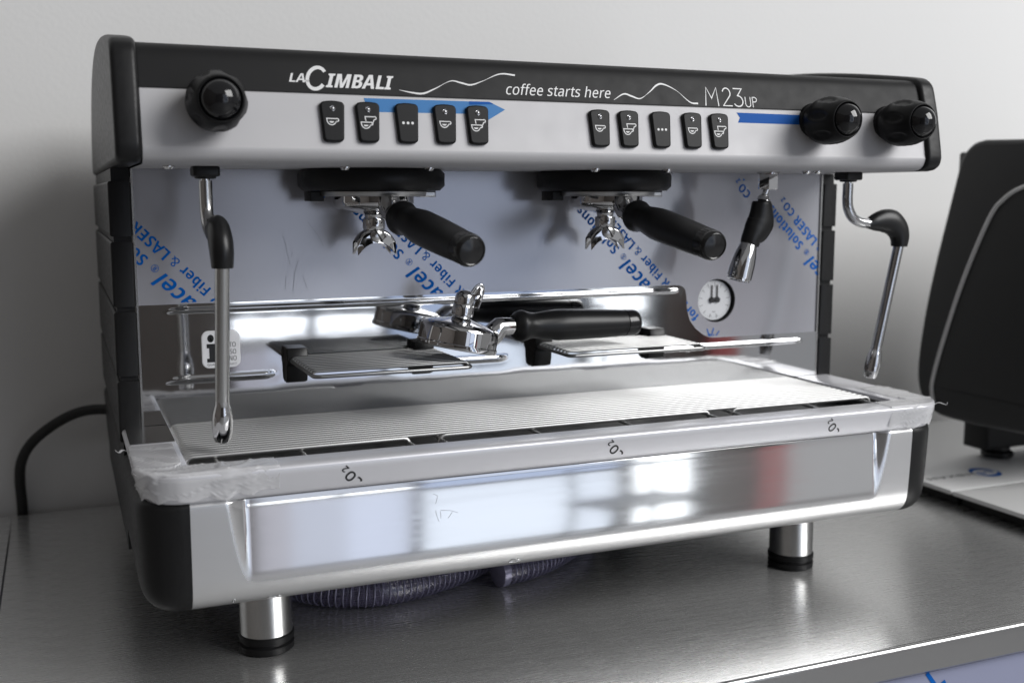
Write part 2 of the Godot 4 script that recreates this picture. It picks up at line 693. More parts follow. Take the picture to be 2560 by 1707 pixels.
func sweep_x(st: SurfaceTool, prof: Array, x0: float, x1: float, nx: int, crease := []) -> void:   # prof of (y, z)
	var g := 1
	for j in prof.size() - 1:
		if j in crease:
			g += 1
		for i in nx:
			var xa := lerpf(x0, x1, float(i) / nx)
			var xb := lerpf(x0, x1, float(i + 1) / nx)
			quad(st, V(xa, prof[j].x, prof[j].y), V(xb, prof[j].x, prof[j].y), V(xb, prof[j + 1].x, prof[j + 1].y), V(xa, prof[j + 1].x, prof[j + 1].y), g)


func build_head(m: Node3D) -> void:
	# silver fascia: rolled bottom edge, a faint crease, a face that leans back
	var st := new_st()
	var pr := [Vector2(0.4066, -0.15), Vector2(0.4066, -0.02), Vector2(0.4070, -0.0135), Vector2(0.4080, -0.0085), Vector2(0.4098, -0.0048), Vector2(0.4122, -0.0022), Vector2(0.4155, -0.0006), Vector2(0.4190, 0.0001), Vector2(0.4197, -0.0002), Vector2(0.4208, -0.0007), Vector2(0.44, -0.0040), Vector2(0.4600, -0.0079), Vector2(0.4608, -0.0086), Vector2(0.4608, -0.012)]
	sweep_x(st, pr, -0.36, 0.36, 24, [11])
	var fascia := put("front_fascia", st, "film_fascia", m)
	st = new_st()
	var bp := [Vector2(0.4610, -0.012), Vector2(0.4610, zpanel(0.461) - 0.0002), Vector2(0.4618, zpanel(0.4618))]
	for y in [0.466, 0.472, 0.478, 0.483]:
		bp.append(Vector2(y, zpanel(y)))
	bp += [Vector2(0.4868, -0.0162), Vector2(0.4900, -0.0182), Vector2(0.4925, -0.0211), Vector2(0.4943, -0.0250), Vector2(0.4953, -0.0300), Vector2(0.4957, -0.037), Vector2(0.4957, -0.06), Vector2(0.494, -0.5)]
	sweep_x(st, bp, -0.36, 0.36, 24, [1, 2])
	var panel := put("top_panel", st, "black_panel", m)
	st = new_st()
	box(st, V(-0.36, 0.4, -0.52), V(0.36, 0.48, -0.16))
	put("rear_body", st, "black_plastic", m)
	# lettering on the black panel
	var on := func(p: Vector2) -> Vector3: return V(p.x, p.y, zpanel(p.y) + 0.00035)
	st = new_st()
	fit_text(st, "LA", "bold", -0.2520, -0.2380, 0.4690, 0.0066, 0.30, on)
	ribbon(st, PackedVector2Array([Vector2(-0.2405, 0.4702), Vector2(-0.2368, 0.4702)]), 0.0013, on)
	var cc := PackedVector2Array()
	for p in arc(Vector2(-0.2307, 0.4726), 0.0070, 0.0083, 38, 325, 40):
		cc.append(p + Vector2(0.22 * (p.y - 0.4726), 0))
	ribbon(st, cc, 0.0027, on)
	fit_text(st, "IMBALI", "bold", -0.2243, -0.1698, 0.4659, 0.0106, 0.33, on)
	fit_text(st, "IMBALI", "bold", -0.2239, -0.1694, 0.4659, 0.0106, 0.33, func(p: Vector2): return V(p.x, p.y, zpanel(p.y) + 0.0004))
	put("maker_lettering", st, "print_white", panel)
	st = new_st()
	var wave := curve2([Vector2(-0.1657, 0.4659), Vector2(-0.156, 0.4642), Vector2(-0.1463, 0.4638), Vector2(-0.1359, 0.4680), Vector2(-0.1223, 0.4746), Vector2(-0.1135, 0.4736), Vector2(-0.1051, 0.4722), Vector2(-0.0944, 0.4757), Vector2(-0.0787, 0.4821), Vector2(-0.0652, 0.4817)], 8)
	var ws := []
	for i in wave.size():
		ws.append(0.0003 + 0.0011 * absf(sin(PI * 2.5 * i / (wave.size() - 1.0))) * (1.0 if i > 0 else 0.0))
	ribbon(st, wave, ws, on)
	put("wave_line", st, "print_white", panel)
	st = new_st()
	wave = curve2([Vector2(0.0241, 0.4643), Vector2(0.0344, 0.4697), Vector2(0.0420, 0.4680), Vector2(0.0500, 0.4663), Vector2(0.0597, 0.4721), Vector2(0.0680, 0.4785), Vector2(0.0750, 0.4796), Vector2(0.0873, 0.4744), Vector2(0.0995, 0.4648), Vector2(0.1077, 0.4638)], 8)
	ws = []
	for i in wave.size():
		ws.append(0.0003 + 0.0012 * absf(sin(PI * 2.5 * i / (wave.size() - 1.0))))
	ribbon(st, wave, ws, on)
	put("wave_line", st, "print_white", panel)
	st = new_st()
	fit_text(st, "coffee starts here", "plain", -0.0755, 0.0230, 0.4656, 0.0087, 0.30, on)
	put("slogan_lettering", st, "print_white", panel)
	st = new_st()
	var w := 0.00105
	ribbon(st, PackedVector2Array([Vector2(0.1156, 0.4622), Vector2(0.1178, 0.4786), Vector2(0.1225, 0.4690), Vector2(0.1283, 0.4787), Vector2(0.1290, 0.4622)]), w, on)
	var two := arc(Vector2(0.1386, 0.4742), 0.0040, 0.0044, 165, -35, 16)
	two.append(Vector2(0.1340, 0.4628))
	two.append(Vector2(0.1436, 0.4628))
	ribbon(st, two, w, on)
	var three := PackedVector2Array([Vector2(0.1462, 0.4785), Vector2(0.1552, 0.4785), Vector2(0.1502, 0.4722)])
	three.append_array(arc(Vector2(0.1502, 0.4673), 0.0050, 0.0048, 80, -150, 18))
	ribbon(st, three, w, on)
	var u := PackedVector2Array([Vector2(0.1580, 0.4714)])
	u.append_array(arc(Vector2(0.16055, 0.4652), 0.00265, 0.0028, 180, 360, 12))
	u.append(Vector2(0.1633, 0.4714))
	ribbon(st, u, 0.0008, on)
	ribbon(st, PackedVector2Array([Vector2(0.1656, 0.4622), Vector2(0.1656, 0.4714)]), 0.0008, on)
	var pp := PackedVector2Array([Vector2(0.1656, 0.4712)])
	pp.append_array(arc(Vector2(0.1676, 0.4691), 0.0024, 0.0021, 90, -90, 12))
	pp.append(Vector2(0.1656, 0.4670))
	ribbon(st, pp, 0.0008, on)
	put("model_lettering", st, "print_white", panel)
	# blue tape strips printed with an arrow, on the silver fascia
	var zf := func(y: float) -> float: return -0.0008 - (y - 0.4208) * 0.1837 + 0.0003
	var onf := func(p: Vector2) -> Vector3: return V(p.x, p.y, zf.call(p.y))
	var onf2 := func(p: Vector2) -> Vector3: return V(p.x, p.y, zf.call(p.y) + 0.0002)
	st = new_st()
	sheet(st, PackedVector2Array([Vector2(-0.1950, 0.4586), Vector2(-0.1075, 0.4588), Vector2(-0.1085, 0.4488), Vector2(-0.1920, 0.4480)]), onf)
	sheet(st, PackedVector2Array([Vector2(-0.1075, 0.4588), Vector2(-0.0906, 0.4590), Vector2(-0.0770, 0.4530), Vector2(-0.0897, 0.4458), Vector2(-0.1095, 0.4348), Vector2(-0.1070, 0.4420), Vector2(-0.1085, 0.4488)]), onf)
	var tp := put("tape_strip", st, "tape_light", fascia)
	tp.set_meta("label", "pale blue arrow-shaped film strip")
	st = new_st()
	sheet(st, PackedVector2Array([Vector2(-0.1079, 0.4589), Vector2(-0.0906, 0.4590), Vector2(-0.0868, 0.4573), Vector2(-0.1079, 0.4562)]), onf2)
	put("tape_overlap", st, "tape_dark", tp) if false else put("tape_strip", st, "tape_dark", fascia)
	st = new_st()
	sheet(st, PackedVector2Array([Vector2(0.1472, 0.4570), Vector2(0.1502, 0.4525), Vector2(0.1478, 0.4481), Vector2(0.235, 0.4478), Vector2(0.235, 0.4566)]), onf)
	put("tape_strip", st, "tape_dark", fascia).set_meta("label", "dark blue film strip with a notched end")
	# buttons
	for gx in [-0.1617, 0.0669]:
		for k in 5:
			var bx: float = gx + [-0.0592, -0.0315, 0.0, 0.0315, 0.0592][k]
			make_button(m, bx, [0, 1, 2, 0, 1][k])
	for kx in [-0.3096, 0.232, 0.3175]:
		make_knob(m, kx)
	# screws under the head
	for p in [[-0.3394, -0.0384], [-0.205, -0.03], [-0.135, -0.03], [0.0127, -0.02], [0.084, -0.02], [0.2432, -0.03], [0.2553, -0.03]]:
		st = new_st()
		lathe(st, PackedVector2Array([Vector2(0.0044, 0.4068), Vector2(0.0044, 0.4055), Vector2(0.003, 0.0 + 0.4038), Vector2(0, 0.4032)]), Transform3D(Basis.IDENTITY, V(p[0], 0, p[1])), 18)
		put("screw", st, "chrome", m)


func make_button(m: Node3D, x: float, kind: int) -> void:
	var y0 := 0.4395
	var tilt := Transform3D(Basis(V(1, 0, 0), 0.0) * Basis.IDENTITY, V(x, y0, -0.0042))
	tilt.basis = Basis(V(1, 0, 0), -0.1817)
	var o := rounded([Vector2(-0.0097, 0.0148), Vector2(0, 0.0161), Vector2(0.0097, 0.0148), Vector2(0.0078, -0.0154), Vector2(0, -0.0161), Vector2(-0.0078, -0.0154)], [0.0036, 0.03, 0.0036, 0.0032, 0.03, 0.0032], 5)
	var st := new_st()
	prism(st, o, -0.001, 0.0040, 0.0013, tilt)
	var b := put("button", st, "black_rubber", m)
	var on := func(p: Vector2) -> Vector3: return tilt * V(p.x, p.y, 0.00415)
	st = new_st()
	var w := 0.00075
	if kind == 2:
		for dx in [-0.0037, 0.0, 0.0037]:
			sheet(st, arc(Vector2(dx, -0.0003), 0.0011, 0.0011, 0, 345, 14), on)
	else:
		cup_icon(st, Vector2(-0.0012, 0.0000) if kind == 0 else Vector2(-0.0022, -0.0022), w, on)
		if kind == 1:
			var q := Vector2(0.0008, 0.0026)
			var back := PackedVector2Array([q + Vector2(-0.0031, -0.0022), q + Vector2(-0.0036, 0.0012), q + Vector2(0.0036, 0.0012)])
			back.append_array(arc(q + Vector2(0.0041, 0.0002), 0.0011, 0.0011, 110, -90, 10))
			back.append_array(PackedVector2Array([q + Vector2(0.0034, -0.0012), q + Vector2(0.0026, -0.0030), q + Vector2(0.0012, -0.0042)]))
			ribbon(st, back, w, on)
	put("icon", st, "print_white", b)
	if kind != 2:
		st = new_st()
		lathe(st, PackedVector2Array([Vector2(0.0022, 0.0), Vector2(0.0021, 0.0005), Vector2(0.0016, 0.0002), Vector2(0.0014, 0.0006), Vector2(0.0009, 0.0011), Vector2(0, 0.0013)]), tilt * Transform3D(Basis(V(1, 0, 0), PI / 2), V(0.0, 0.0096, 0.0039)), 20)
		put("indicator_lamp", st, "lens_clear", b)


func cup_icon(st: SurfaceTool, c: Vector2, w: float, on: Callable) -> void:
	var o := PackedVector2Array([c + Vector2(0.0031, -0.0004)])
	var bowl := arc(c + Vector2(-0.0002, 0.0008), 0.0036, 0.0040, -18, -180, 16)
	o.append_array(bowl)
	o.append(c + Vector2(-0.0040, 0.0017))
	o.append(c + Vector2(0.0034, 0.0016))
	o.append_array(arc(c + Vector2(0.0041, 0.0006), 0.0012, 0.0011, 110, -80, 10))
	o.append(c + Vector2(0.0031, -0.0004))
	ribbon(st, o, w, on)
	sheet(st, arc(c + Vector2(-0.0002, -0.0004), 0.0019, 0.0013, 0, -180, 12), on)


func make_knob(m: Node3D, x: float) -> void:
	var y := 0.4505
	# bulging body with seven finger dimples round it
	var st := new_st()
	var prof := [[0.000, 0.0150], [0.002, 0.0158], [0.006, 0.0180], [0.011, 0.0203], [0.017, 0.0216], [0.023, 0.0217], [0.029, 0.0209], [0.035, 0.0192], [0.0395, 0.0175], [0.0415, 0.0165], [0.0423, 0.0156], [0.0418, 0.0149], [0.039, 0.0147]]
	var seg := 84
	var grid := []
	var fine := []
	for k in prof.size() - 1:
		for s in 3:
			fine.append([lerpf(prof[k][0], prof[k + 1][0], s / 3.0), lerpf(prof[k][1], prof[k + 1][1], s / 3.0)])
	fine.append(prof[prof.size() - 1])
	for p in fine:
		var row := PackedVector3Array()
		for i in seg + 1:
			var a := TAU * (i % seg) / seg
			var u := fposmod(a / TAU * 7.0 + 0.2, 1.0) - 0.5
			var d2 := pow(u / 0.30, 2.0) + pow((p[0] - 0.0265) / 0.0115, 2.0)
			var r: float = p[1] - 0.0021 * smoothstep(1.0, 0.25, d2)
			row.append(V(x + r * cos(a), y + r * sin(a), -0.006 + p[0] * 1.1))
		grid.append(row)
	rows(st, grid, 1)
	var k := put("knob", st, "black_rubber", m)
	st = new_st()
	lathe(st, PackedVector2Array([Vector2(0.0146, 0.0), Vector2(0.0138, 0.0030), Vector2(0.0120, 0.0062), Vector2(0.0095, 0.0088), Vector2(0.0064, 0.0107), Vector2(0.0032, 0.0117), Vector2(0, 0.0120)]), Transform3D(Basis(V(1, 0, 0), PI / 2), V(x, y, 0.0378)), 48)
	put("dome", st, "gloss_black", k)
	st = new_st()
	lathe(st, PackedVector2Array([Vector2(0.0175, 0.0), Vector2(0.0175, 0.004), Vector2(0.0155, 0.0055)]), Transform3D(Basis(V(1, 0, 0), PI / 2), V(x, y, -0.0085)), 40)
	put("collar", st, "black_plastic", k)


func build_sides(m: Node3D) -> void:
	for s: float in [-1.0, 1.0]:
		var x0: float = minf(0.3602 * s, 0.379 * s)
		var x1: float = maxf(0.3602 * s, 0.379 * s)
		# upper end cap
		var out := PackedVector2Array([Vector2(-0.525, 0.4068), Vector2(-0.012, 0.4068)])
		out.append_array(curve2([Vector2(-0.005, 0.4078), Vector2(0.0008, 0.4115), Vector2(0.0034, 0.4180), Vector2(0.0028, 0.4260)], 4))
		out.append_array(PackedVector2Array([Vector2(-0.0040, 0.461)]))
		out.append_array(curve2([Vector2(-0.0090, 0.4790), Vector2(-0.0125, 0.4890), Vector2(-0.0185, 0.4950), Vector2(-0.0280, 0.4985), Vector2(-0.06, 0.5035), Vector2(-0.12, 0.5115), Vector2(-0.19, 0.5185), Vector2(-0.26, 0.5215), Vector2(-0.33, 0.5185), Vector2(-0.40, 0.5050), Vector2(-0.46, 0.4820), Vector2(-0.505, 0.4500), Vector2(-0.523, 0.4250)], 4))
		var st := new_st()
		prism(st, out, x0, x1, 0.0042, ZY, 4)
		put("end_cap", st, "black_plastic", m)
		# ribbed column
		st = new_st()
		box(st, V(x0 + (0.003 if s < 0 else 0.001), 0.075, -0.522), V(x1 - (0.001 if s < 0 else 0.003), 0.4066, -0.1535))
		var col := put("side_panel", st, "black_plastic", m)
		var ys := [0.4005, 0.3495, 0.2895, 0.2295, 0.172]
		for k in 4:
			st = new_st()
			var lo: float = ys[k + 1] + 0.0000
			var hi: float = ys[k] - 0.0045
			prism(st, PackedVector2Array([Vector2(-0.5255, lo), Vector2(-0.1505, lo), Vector2(-0.1505, hi), Vector2(-0.5255, hi)]), x0, x1, 0.0022, ZY, 3)
			put("rib", st, "black_plastic", col)
		# lower corner and flank: the tray's profile carried round the corner and back
		st = new_st()
		var path := []
		path.append([Vector2(0.3402, 0.0225), Vector2(0, 1)])
		path.append([Vector2(0.3445, 0.0225), Vector2(0, 1)])
		for i in 9:
			var a := PI / 2 * i / 8.0
			path.append([Vector2(0.346 + 0.033 * sin(a), -0.0105 + 0.033 * cos(a)), Vector2(sin(a), cos(a))])
		path.append([Vector2(0.379, -0.15), Vector2(1, 0)])
		path.append([Vector2(0.379, -0.5255), Vector2(1, 0)])
		path.append([Vector2(0.36, -0.5255), Vector2(0, -1)])
		var grid := []
		for p in path:
			var row := PackedVector3Array()
			for q in tray_profile():
				var pos: Vector2 = p[0] + p[1] * (q.y - 0.0222)
				row.append(V(pos.x * s, q.x, pos.y))
			grid.append(row)
		rows(st, grid, 1)
		put("lower_corner", st, "black_plastic", m)
	# seam strip between the steel and the column on the left
	var st2 := new_st()
	box(st2, V(-0.3602, 0.184, -0.1538), V(-0.3585, 0.4066, -0.1522))
	put("edge_strip", st2, "steel_satin", m)
	st2 = new_st()
	box(st2, V(0.3585, 0.184, -0.1538), V(0.3602, 0.4066, -0.1522))
	put("edge_strip", st2, "steel_satin", m)


func tray_profile() -> Array:   # (y, z) of the front below the lip, top to bottom
	return [Vector2(0.1625, 0.0100), Vector2(0.1610, 0.0165), Vector2(0.1595, 0.0195), Vector2(0.1575, 0.0212), Vector2(0.1540, 0.0221), Vector2(0.1400, 0.0217), Vector2(0.1200, 0.0209), Vector2(0.1000, 0.0198), Vector2(0.0920, 0.0190), Vector2(0.0860, 0.0176), Vector2(0.0805, 0.0150), Vector2(0.0760, 0.0112), Vector2(0.0725, 0.0060), Vector2(0.0703, -0.0005), Vector2(0.0692, -0.0080), Vector2(0.0688, -0.0200), Vector2(0.0688, -0.0400)]


func tray_z(y: float) -> float:
	var p := tray_profile()
	for i in p.size() - 1:
		if y <= p[i].x and y >= p[i + 1].x:
			return lerpf(p[i].y, p[i + 1].y, (p[i].x - y) / (p[i].x - p[i + 1].x))
	return p[p.size() - 1].y


func recess(x: float, y: float) -> float:
	var ax := absf(x)
	var t := clampf((y - 0.0925) / 0.0655, 0.0, 1.3)
	var depth := 0.0100 * t
	var w := 0.0165 * sqrt(clampf(t, 0.0, 1.0)) + 0.0012
	var xi := 0.2970
	var k := clampf((ax - xi) / w, 0.0, 1.0)
	var edge := 1.0 - k * k * (3.0 - 2.0 * k)
	# soft crease along the bottom
	var soft := 0.0035
	var tt := y - 0.0925
	var ramp := tt if tt > soft else (0.0 if tt < -soft else (tt + soft) * (tt + soft) / (4.0 * soft))
	depth = 0.0072 * maxf(ramp, 0.0) / 0.0655
	return depth * edge


func build_tray(m: Node3D) -> void:
	# front panel with the pressed recess
	var xs := []
	for i in 101:
		var u := -1.0 + 2.0 * i / 100.0
		xs.append(0.2955 * u)
	var side := []
	for i in range(1, 41):
		side.append(0.2955 + (0.3400 - 0.2955) * i / 40.0)
	var all := []
	for i in range(side.size() - 1, -1, -1):
		all.append(-side[i])
	all += xs
	all += side
	var prof := tray_profile()
	var ys := []
	for k in prof.size() - 1:
		var n := 4 if prof[k].x > 0.159 or prof[k].x < 0.0755 else 8
		if prof[k].x <= 0.154 and prof[k].x > 0.1:
			n = 14
		for s in n:
			ys.append(Vector2(lerpf(prof[k].x, prof[k + 1].x, float(s) / n), 0))
	# smooth the profile with a spline so that the mirror has no facets
	var sp := []
	for p in prof:
		sp.append(V(p.x, p.y, 0))
	var dense := curve(sp, 8)
	var grid := []
	for p in dense:
		var row := PackedVector3Array()
		for x in all:
			row.append(V(x, p.x, p.y - recess(x, p.x)))
		grid.append(row)
	var st := new_st()
	for i in grid.size() - 1:
		for j in all.size() - 1:
			for c in [[i, j], [i, j + 1], [i + 1, j + 1], [i, j], [i + 1, j + 1], [i + 1, j]]:
				var p: Vector3 = grid[c[0]][c[1]]
				st.set_smooth_group(1)
				st.set_uv(Vector2((p.x + 0.34) / 0.68, (0.1625 - p.y) / 0.0940))
				st.add_vertex(p)
	var img := Image.create(1024, 160, false, Image.FORMAT_RGB8)
	var fn := FastNoiseLite.new()
	fn.seed = 9
	fn.frequency = 0.02
	for py in 160:
		for px in 1024:
			var x := absf(px / 1023.0 * 0.68 - 0.34)
			var y := 0.1625 - py / 159.0 * 0.0940
			var t := clampf((y - 0.0925) / 0.0655, 0.0, 1.0)
			var w := 0.297 + (0.0165 * sqrt(t) + 0.0012)
			var inside := smoothstep(w + 0.004, w - 0.010, x) * smoothstep(0.0890, 0.0955, y)
			var r := lerpf(0.34, 0.075, inside) + 0.02 * fn.get_noise_2d(px * 0.25, py * 5.0)
			img.set_pixel(px, py, Color(r, r, r))
	var tm: StandardMaterial3D = mats["steel_tray"]
	tm.roughness = 1.0
	tm.roughness_texture = ImageTexture.create_from_image(img)
	tm.texture_repeat = false
	var tray := put("tray_front", st, "steel_tray", m)
	# small embossed pictograms in the rolled edge
	var on := func(p: Vector2) -> Vector3: return V(p.x, p.y, tray_z(p.y) + 0.0004)
	st = new_st()
	for l in [[Vector2(-0.0820, 0.0770), Vector2(-0.0805, 0.0800), Vector2(-0.0745, 0.0800), Vector2(-0.0755, 0.0768), Vector2(-0.0820, 0.0770)], [Vector2(-0.0748, 0.0787), Vector2(-0.0722, 0.0785), Vector2(-0.0728, 0.0770), Vector2(-0.0752, 0.0769)],
			[Vector2(-0.2875, 0.0742), Vector2(-0.2845, 0.0742), Vector2(-0.2825, 0.0765), Vector2(-0.2810, 0.0742), Vector2(-0.2790, 0.0765), Vector2(-0.2775, 0.0742), Vector2(-0.2758, 0.0765), Vector2(-0.2735, 0.0748)],
			[Vector2(-0.3096, 0.0755), Vector2(-0.3096, 0.0735), Vector2(-0.3090, 0.0722)]]:
		var ln := PackedVector3Array()
		for p in l:
			ln.append(on.call(p))
		tube(st, ln, 0.00035, 6)
	var ring := PackedVector3Array()
	for p in arc(Vector2(-0.3096, 0.0770), 0.0012, 0.0013, 0, 360, 12):
		ring.append(on.call(p))
	tube(st, ring, 0.0004, 6)
	put("pictogram", st, "steel_mirror", tray)
	# smears on the film of the recessed face
	st = new_st()
	var onr := func(p: Vector2) -> Vector3: return V(p.x, p.y, tray_z(p.y) - recess(p.x, p.y) + 0.00025)
	for l in [[Vector2(-0.150, 0.1445), Vector2(-0.1465, 0.1430), Vector2(-0.1470, 0.1390), Vector2(-0.1480, 0.1365)], [Vector2(-0.148, 0.1310), Vector2(-0.1475, 0.1270), Vector2(-0.1455, 0.1215)], [Vector2(-0.1440, 0.1305), Vector2(-0.1360, 0.1295), Vector2(-0.1290, 0.1270)], [Vector2(-0.1440, 0.1300), Vector2(-0.1438, 0.1240)], [Vector2(-0.134, 0.1280), Vector2(-0.1375, 0.1235)]]:
		st = new_st()
		ribbon(st, curve2(l, 4), 0.00028, onr)
		put("scratch", st, "steel_cast", tray)
	# lip frame round the drip grate, under protective film
	st = new_st()
	var path := frame_path()
	var lip := [Vector2(-0.004, 0.1838), Vector2(-0.0018, 0.1834), Vector2(0.0, 0.1824), Vector2(0.0008, 0.1806), Vector2(-0.0008, 0.1755), Vector2(-0.0030, 0.1690), Vector2(-0.0055, 0.1622), Vector2(-0.0064, 0.1602), Vector2(-0.0085, 0.1592), Vector2(-0.013, 0.1590)]
	var rings := []
	for p in path:
		var pos: Vector2 = p[0]
		var inner := Vector2(clampf(pos.x, -0.3385, 0.3310), minf(pos.y, 0.0045))
		var row := PackedVector3Array()
		row.append(V(inner.x, 0.1770, inner.y))
		row.append(V(inner.x, 0.1832, inner.y))
		row.append(V(lerpf(inner.x, pos.x, 0.04), 0.1838, lerpf(inner.y, pos.y, 0.04)))
		for q in lip:
			var w: Vector2 = pos + p[1] * q.x
			row.append(V(w.x, q.y, w.y))
		rings.append(row)
	rows(st, rings, 1)
	var frame := put("tray_frame", st, "film_frame", m)
	# strips of bare steel where the film is torn away along the left run
	st = new_st()
	box(st, V(-0.3745, 0.1820, -0.151), V(-0.3392, 0.1843, -0.082))
	put("bare_strip", st, "steel_satin", frame)
	# fragments of the film's print on the lip
	var onl := func(p: Vector2) -> Vector3:
		var t := clampf((0.1806 - p.y) / 0.0204, -0.1, 1.0)
		return V(p.x, p.y, 0.0310 + 0.0008 - 0.0072 * t + 0.00035)
	for k in 3:
		st = new_st()
		var o := Vector2(-0.2095 + 0.2292 * k, 0.1645)
		film_words(st, [["CO", 0.0118, 0.0], ["2", 0.0078, 0.0172]], o, onl, [[Vector2(0, -1), -0.1640]], "bold")
		put("film_print", st, "print_black", frame)
	# the basin that shows in the gap before the grate
	st = new_st()
	quad(st, V(-0.3385, 0.166, -0.154), V(0.331, 0.166, -0.154), V(0.331, 0.166, 0.0045), V(-0.3385, 0.166, 0.0045), 0)
	quad(st, V(-0.3385, 0.166, 0.0044), V(0.331, 0.166, 0.0044), V(0.331, 0.18, 0.0044), V(-0.3385, 0.18, 0.0044), 0)
	quad(st, V(-0.3384, 0.166, -0.154), V(-0.3384, 0.166, 0.0044), V(-0.3384, 0.18, 0.0044), V(-0.3384, 0.18, -0.154), 0)
	quad(st, V(0.3309, 0.166, -0.154), V(0.3309, 0.166, 0.0044), V(0.3309, 0.18, 0.0044), V(0.3309, 0.18, -0.154), 0)
	put("basin", st, "dark_basin", m)
	st = new_st()
	box(st, V(-0.345, 0.0695, -0.5), V(0.345, 0.16, -0.02))
	put("lower_body", st, "hole_black", m)
	loose_film(frame)


func frame_path() -> Array:   # [position (x, z), outward normal], left back to right back
	var hx := 0.3765
	var zf := 0.0310
	var r := 0.034
	var out := []
	for i in 8:
		out.append([Vector2(-hx, lerpf(-0.1505, zf - r, i / 8.0)), Vector2(-1, 0)])
	for i in 13:
		var a := PI / 2 * i / 12.0
		out.append([Vector2(-hx + r - r * cos(a), zf - r + r * sin(a)), Vector2(-cos(a), sin(a))])
	for i in range(1, 24):
		out.append([Vector2(lerpf(-hx + r, hx - r, i / 24.0), zf), Vector2(0, 1)])
	for i in 13:
		var a := PI / 2 * i / 12.0
		out.append([Vector2(hx - r + r * sin(a), zf - r + r * cos(a)), Vector2(sin(a), cos(a))])
	for i in range(1, 9):
		out.append([Vector2(hx, lerpf(zf - r, -0.1505, i / 8.0)), Vector2(1, 0)])
	return out


func frame_at(s: float) -> Array:   # arc length from the middle of the front, + to the right
	var hx := 0.3765
	var zf := 0.0310
	var r := 0.034
	var sg := signf(s)
	var a := absf(s)
	var flat := hx - r
	if a <= flat:
		return [Vector2(s, zf), Vector2(0, 1)]
	a -= flat
	if a < r * PI / 2:
		var t := a / r
		return [Vector2(sg * (hx - r + r * sin(t)), zf - r + r * cos(t)), Vector2(sg * sin(t), cos(t))]
	a -= r * PI / 2
	return [Vector2(sg * hx, zf - r - a), Vector2(sg, 0)]


func loose_film(frame: Node3D) -> void:
	var n := FastNoiseLite.new()
	n.seed = 77
	n.frequency = 1.0
	n.fractal_octaves = 1
	for piece in [[-0.470, -0.275, 11, 0.0015], [0.305, 0.46, 23, 0.0009]]:
		var st := new_st()
		var nu := 110
		var nv := 34
		var grid := []
		for i in nu + 1:
			var s: float = lerpf(piece[0], piece[1], float(i) / nu)
			var f := frame_at(s)
			var pos: Vector2 = f[0]
			var nor: Vector2 = f[1]
			var ends := minf(i, nu - i) / 10.0
			var amp: float = piece[3] * clampf(ends, 0.05, 1.0)
			# ragged outer hem: how far the sheet reaches down over the lip
			var corner := clampf((absf(s) - 0.30) / 0.06, 0.0, 1.0)
			var hem := lerpf(0.0205, 0.0225, corner) + 0.0028 * n.get_noise_2d(s * 55.0, 3.0 + piece[2]) + 0.0007 * n.get_noise_2d(s * 300.0, 9.0)
			if absf(s) > 0.42:
				hem = 0.006 + 0.006 * n.get_noise_2d(s * 90.0, 5.0)
			var row := PackedVector3Array()
			for j in nv + 1:
				var v := float(j) / nv
				var p := Vector3.ZERO
				var out3 := V(nor.x, 0, nor.y)
				var inw := 0.026 if absf(s) < 0.345 else 0.034
				if v < 0.45:
					var t := v / 0.45
					p = V(pos.x, 0.1840, pos.y) - out3 * inw * (1.0 - t)
					out3 = V(0, 1, 0)
				else:
					var t := (v - 0.45) / 0.55
					p = V(pos.x, 0.1840 - hem * t, pos.y) + out3 * (0.0015 * smoothstep(0.0, 0.3, t) - 0.0055 * t)
					out3 = (out3 + V(0, 0.35 * (1.0 - t), 0)).normalized()
				var fan := s * 26.0 + 0.9 * sin(v * 2.2 + piece[2])
				var r1 := maxf(0.0, 1.0 - absf(n.get_noise_2d(fan, v * 0.45 + piece[2])) * 4.5)
				var r2 := maxf(0.0, 1.0 - absf(n.get_noise_2d(fan * 0.7 + v * 2.4, v * 1.1 - piece[2])) * 6.0)
				var h := amp * (1.0 * r1 * r1 * r1 + 0.7 * r2 * r2 * r2 + 0.5 * n.get_noise_2d(s * 14.0, v * 0.9))
				row.append(p + out3 * (0.0003 + maxf(h, 0.0)))
			grid.append(row)
		rows(st, grid, 1)
		# curled shreds at the torn end
		var far: float = piece[0] if piece[2] == 11 else 0.372
		for k in 1:
			var s := far + (0.012 * k if piece[2] == 11 else 0.006 * k)
			var f := frame_at(s)
			var o3 := V(f[0].x, 0.180 - 0.003 * (k % 3), f[0].y)
			var d := V(f[1].x, 0.5 * sin(k * 2.3), f[1].y + 0.3 * cos(k * 1.7))
			var sp := curve([o3, o3 + d * 0.004 + V(0, 0.002, 0), o3 + d * 0.008 + V(0.001, 0.0005, 0.001), o3 + d * (0.010 + 0.003 * sin(k * 5.0)) + V(0, 0.003 * cos(k * 3.0), 0)], 4)
			var wd := []
			var tk := []
			for i in sp.size():
				wd.append(0.0032 * (1.0 - 0.8 * i / (sp.size() - 1.0)))
				tk.append(0.00025)
			tube(st, sp, wd, 8, true, tk)
		put("loose_film", st, "film_loose", frame).set_meta("label", "crumpled torn protective film at the %s corner" % ("left" if piece[0] < 0 else "right"))


func film_words(st: SurfaceTool, words: Array, origin: Vector2, to3: Callable, clip: Array, key := "bold") -> void:   # the roll's print runs up to the left, upside down
	var e1 := Vector2(-1, 1).normalized()
	var e2 := Vector2(-1, -1).normalized()
	for w in words:
		var em: float = w[1]
		var shear: float = w[3] if w.size() > 3 else 0.0
		var lay := func(p: Vector2) -> Vector2: return origin + e1 * (w[2] + p.x + shear * p.y) + e2 * p.y
		text(st, w[0], w[4] if w.size() > 4 else key, Vector2(em, em), lay, to3, clip)


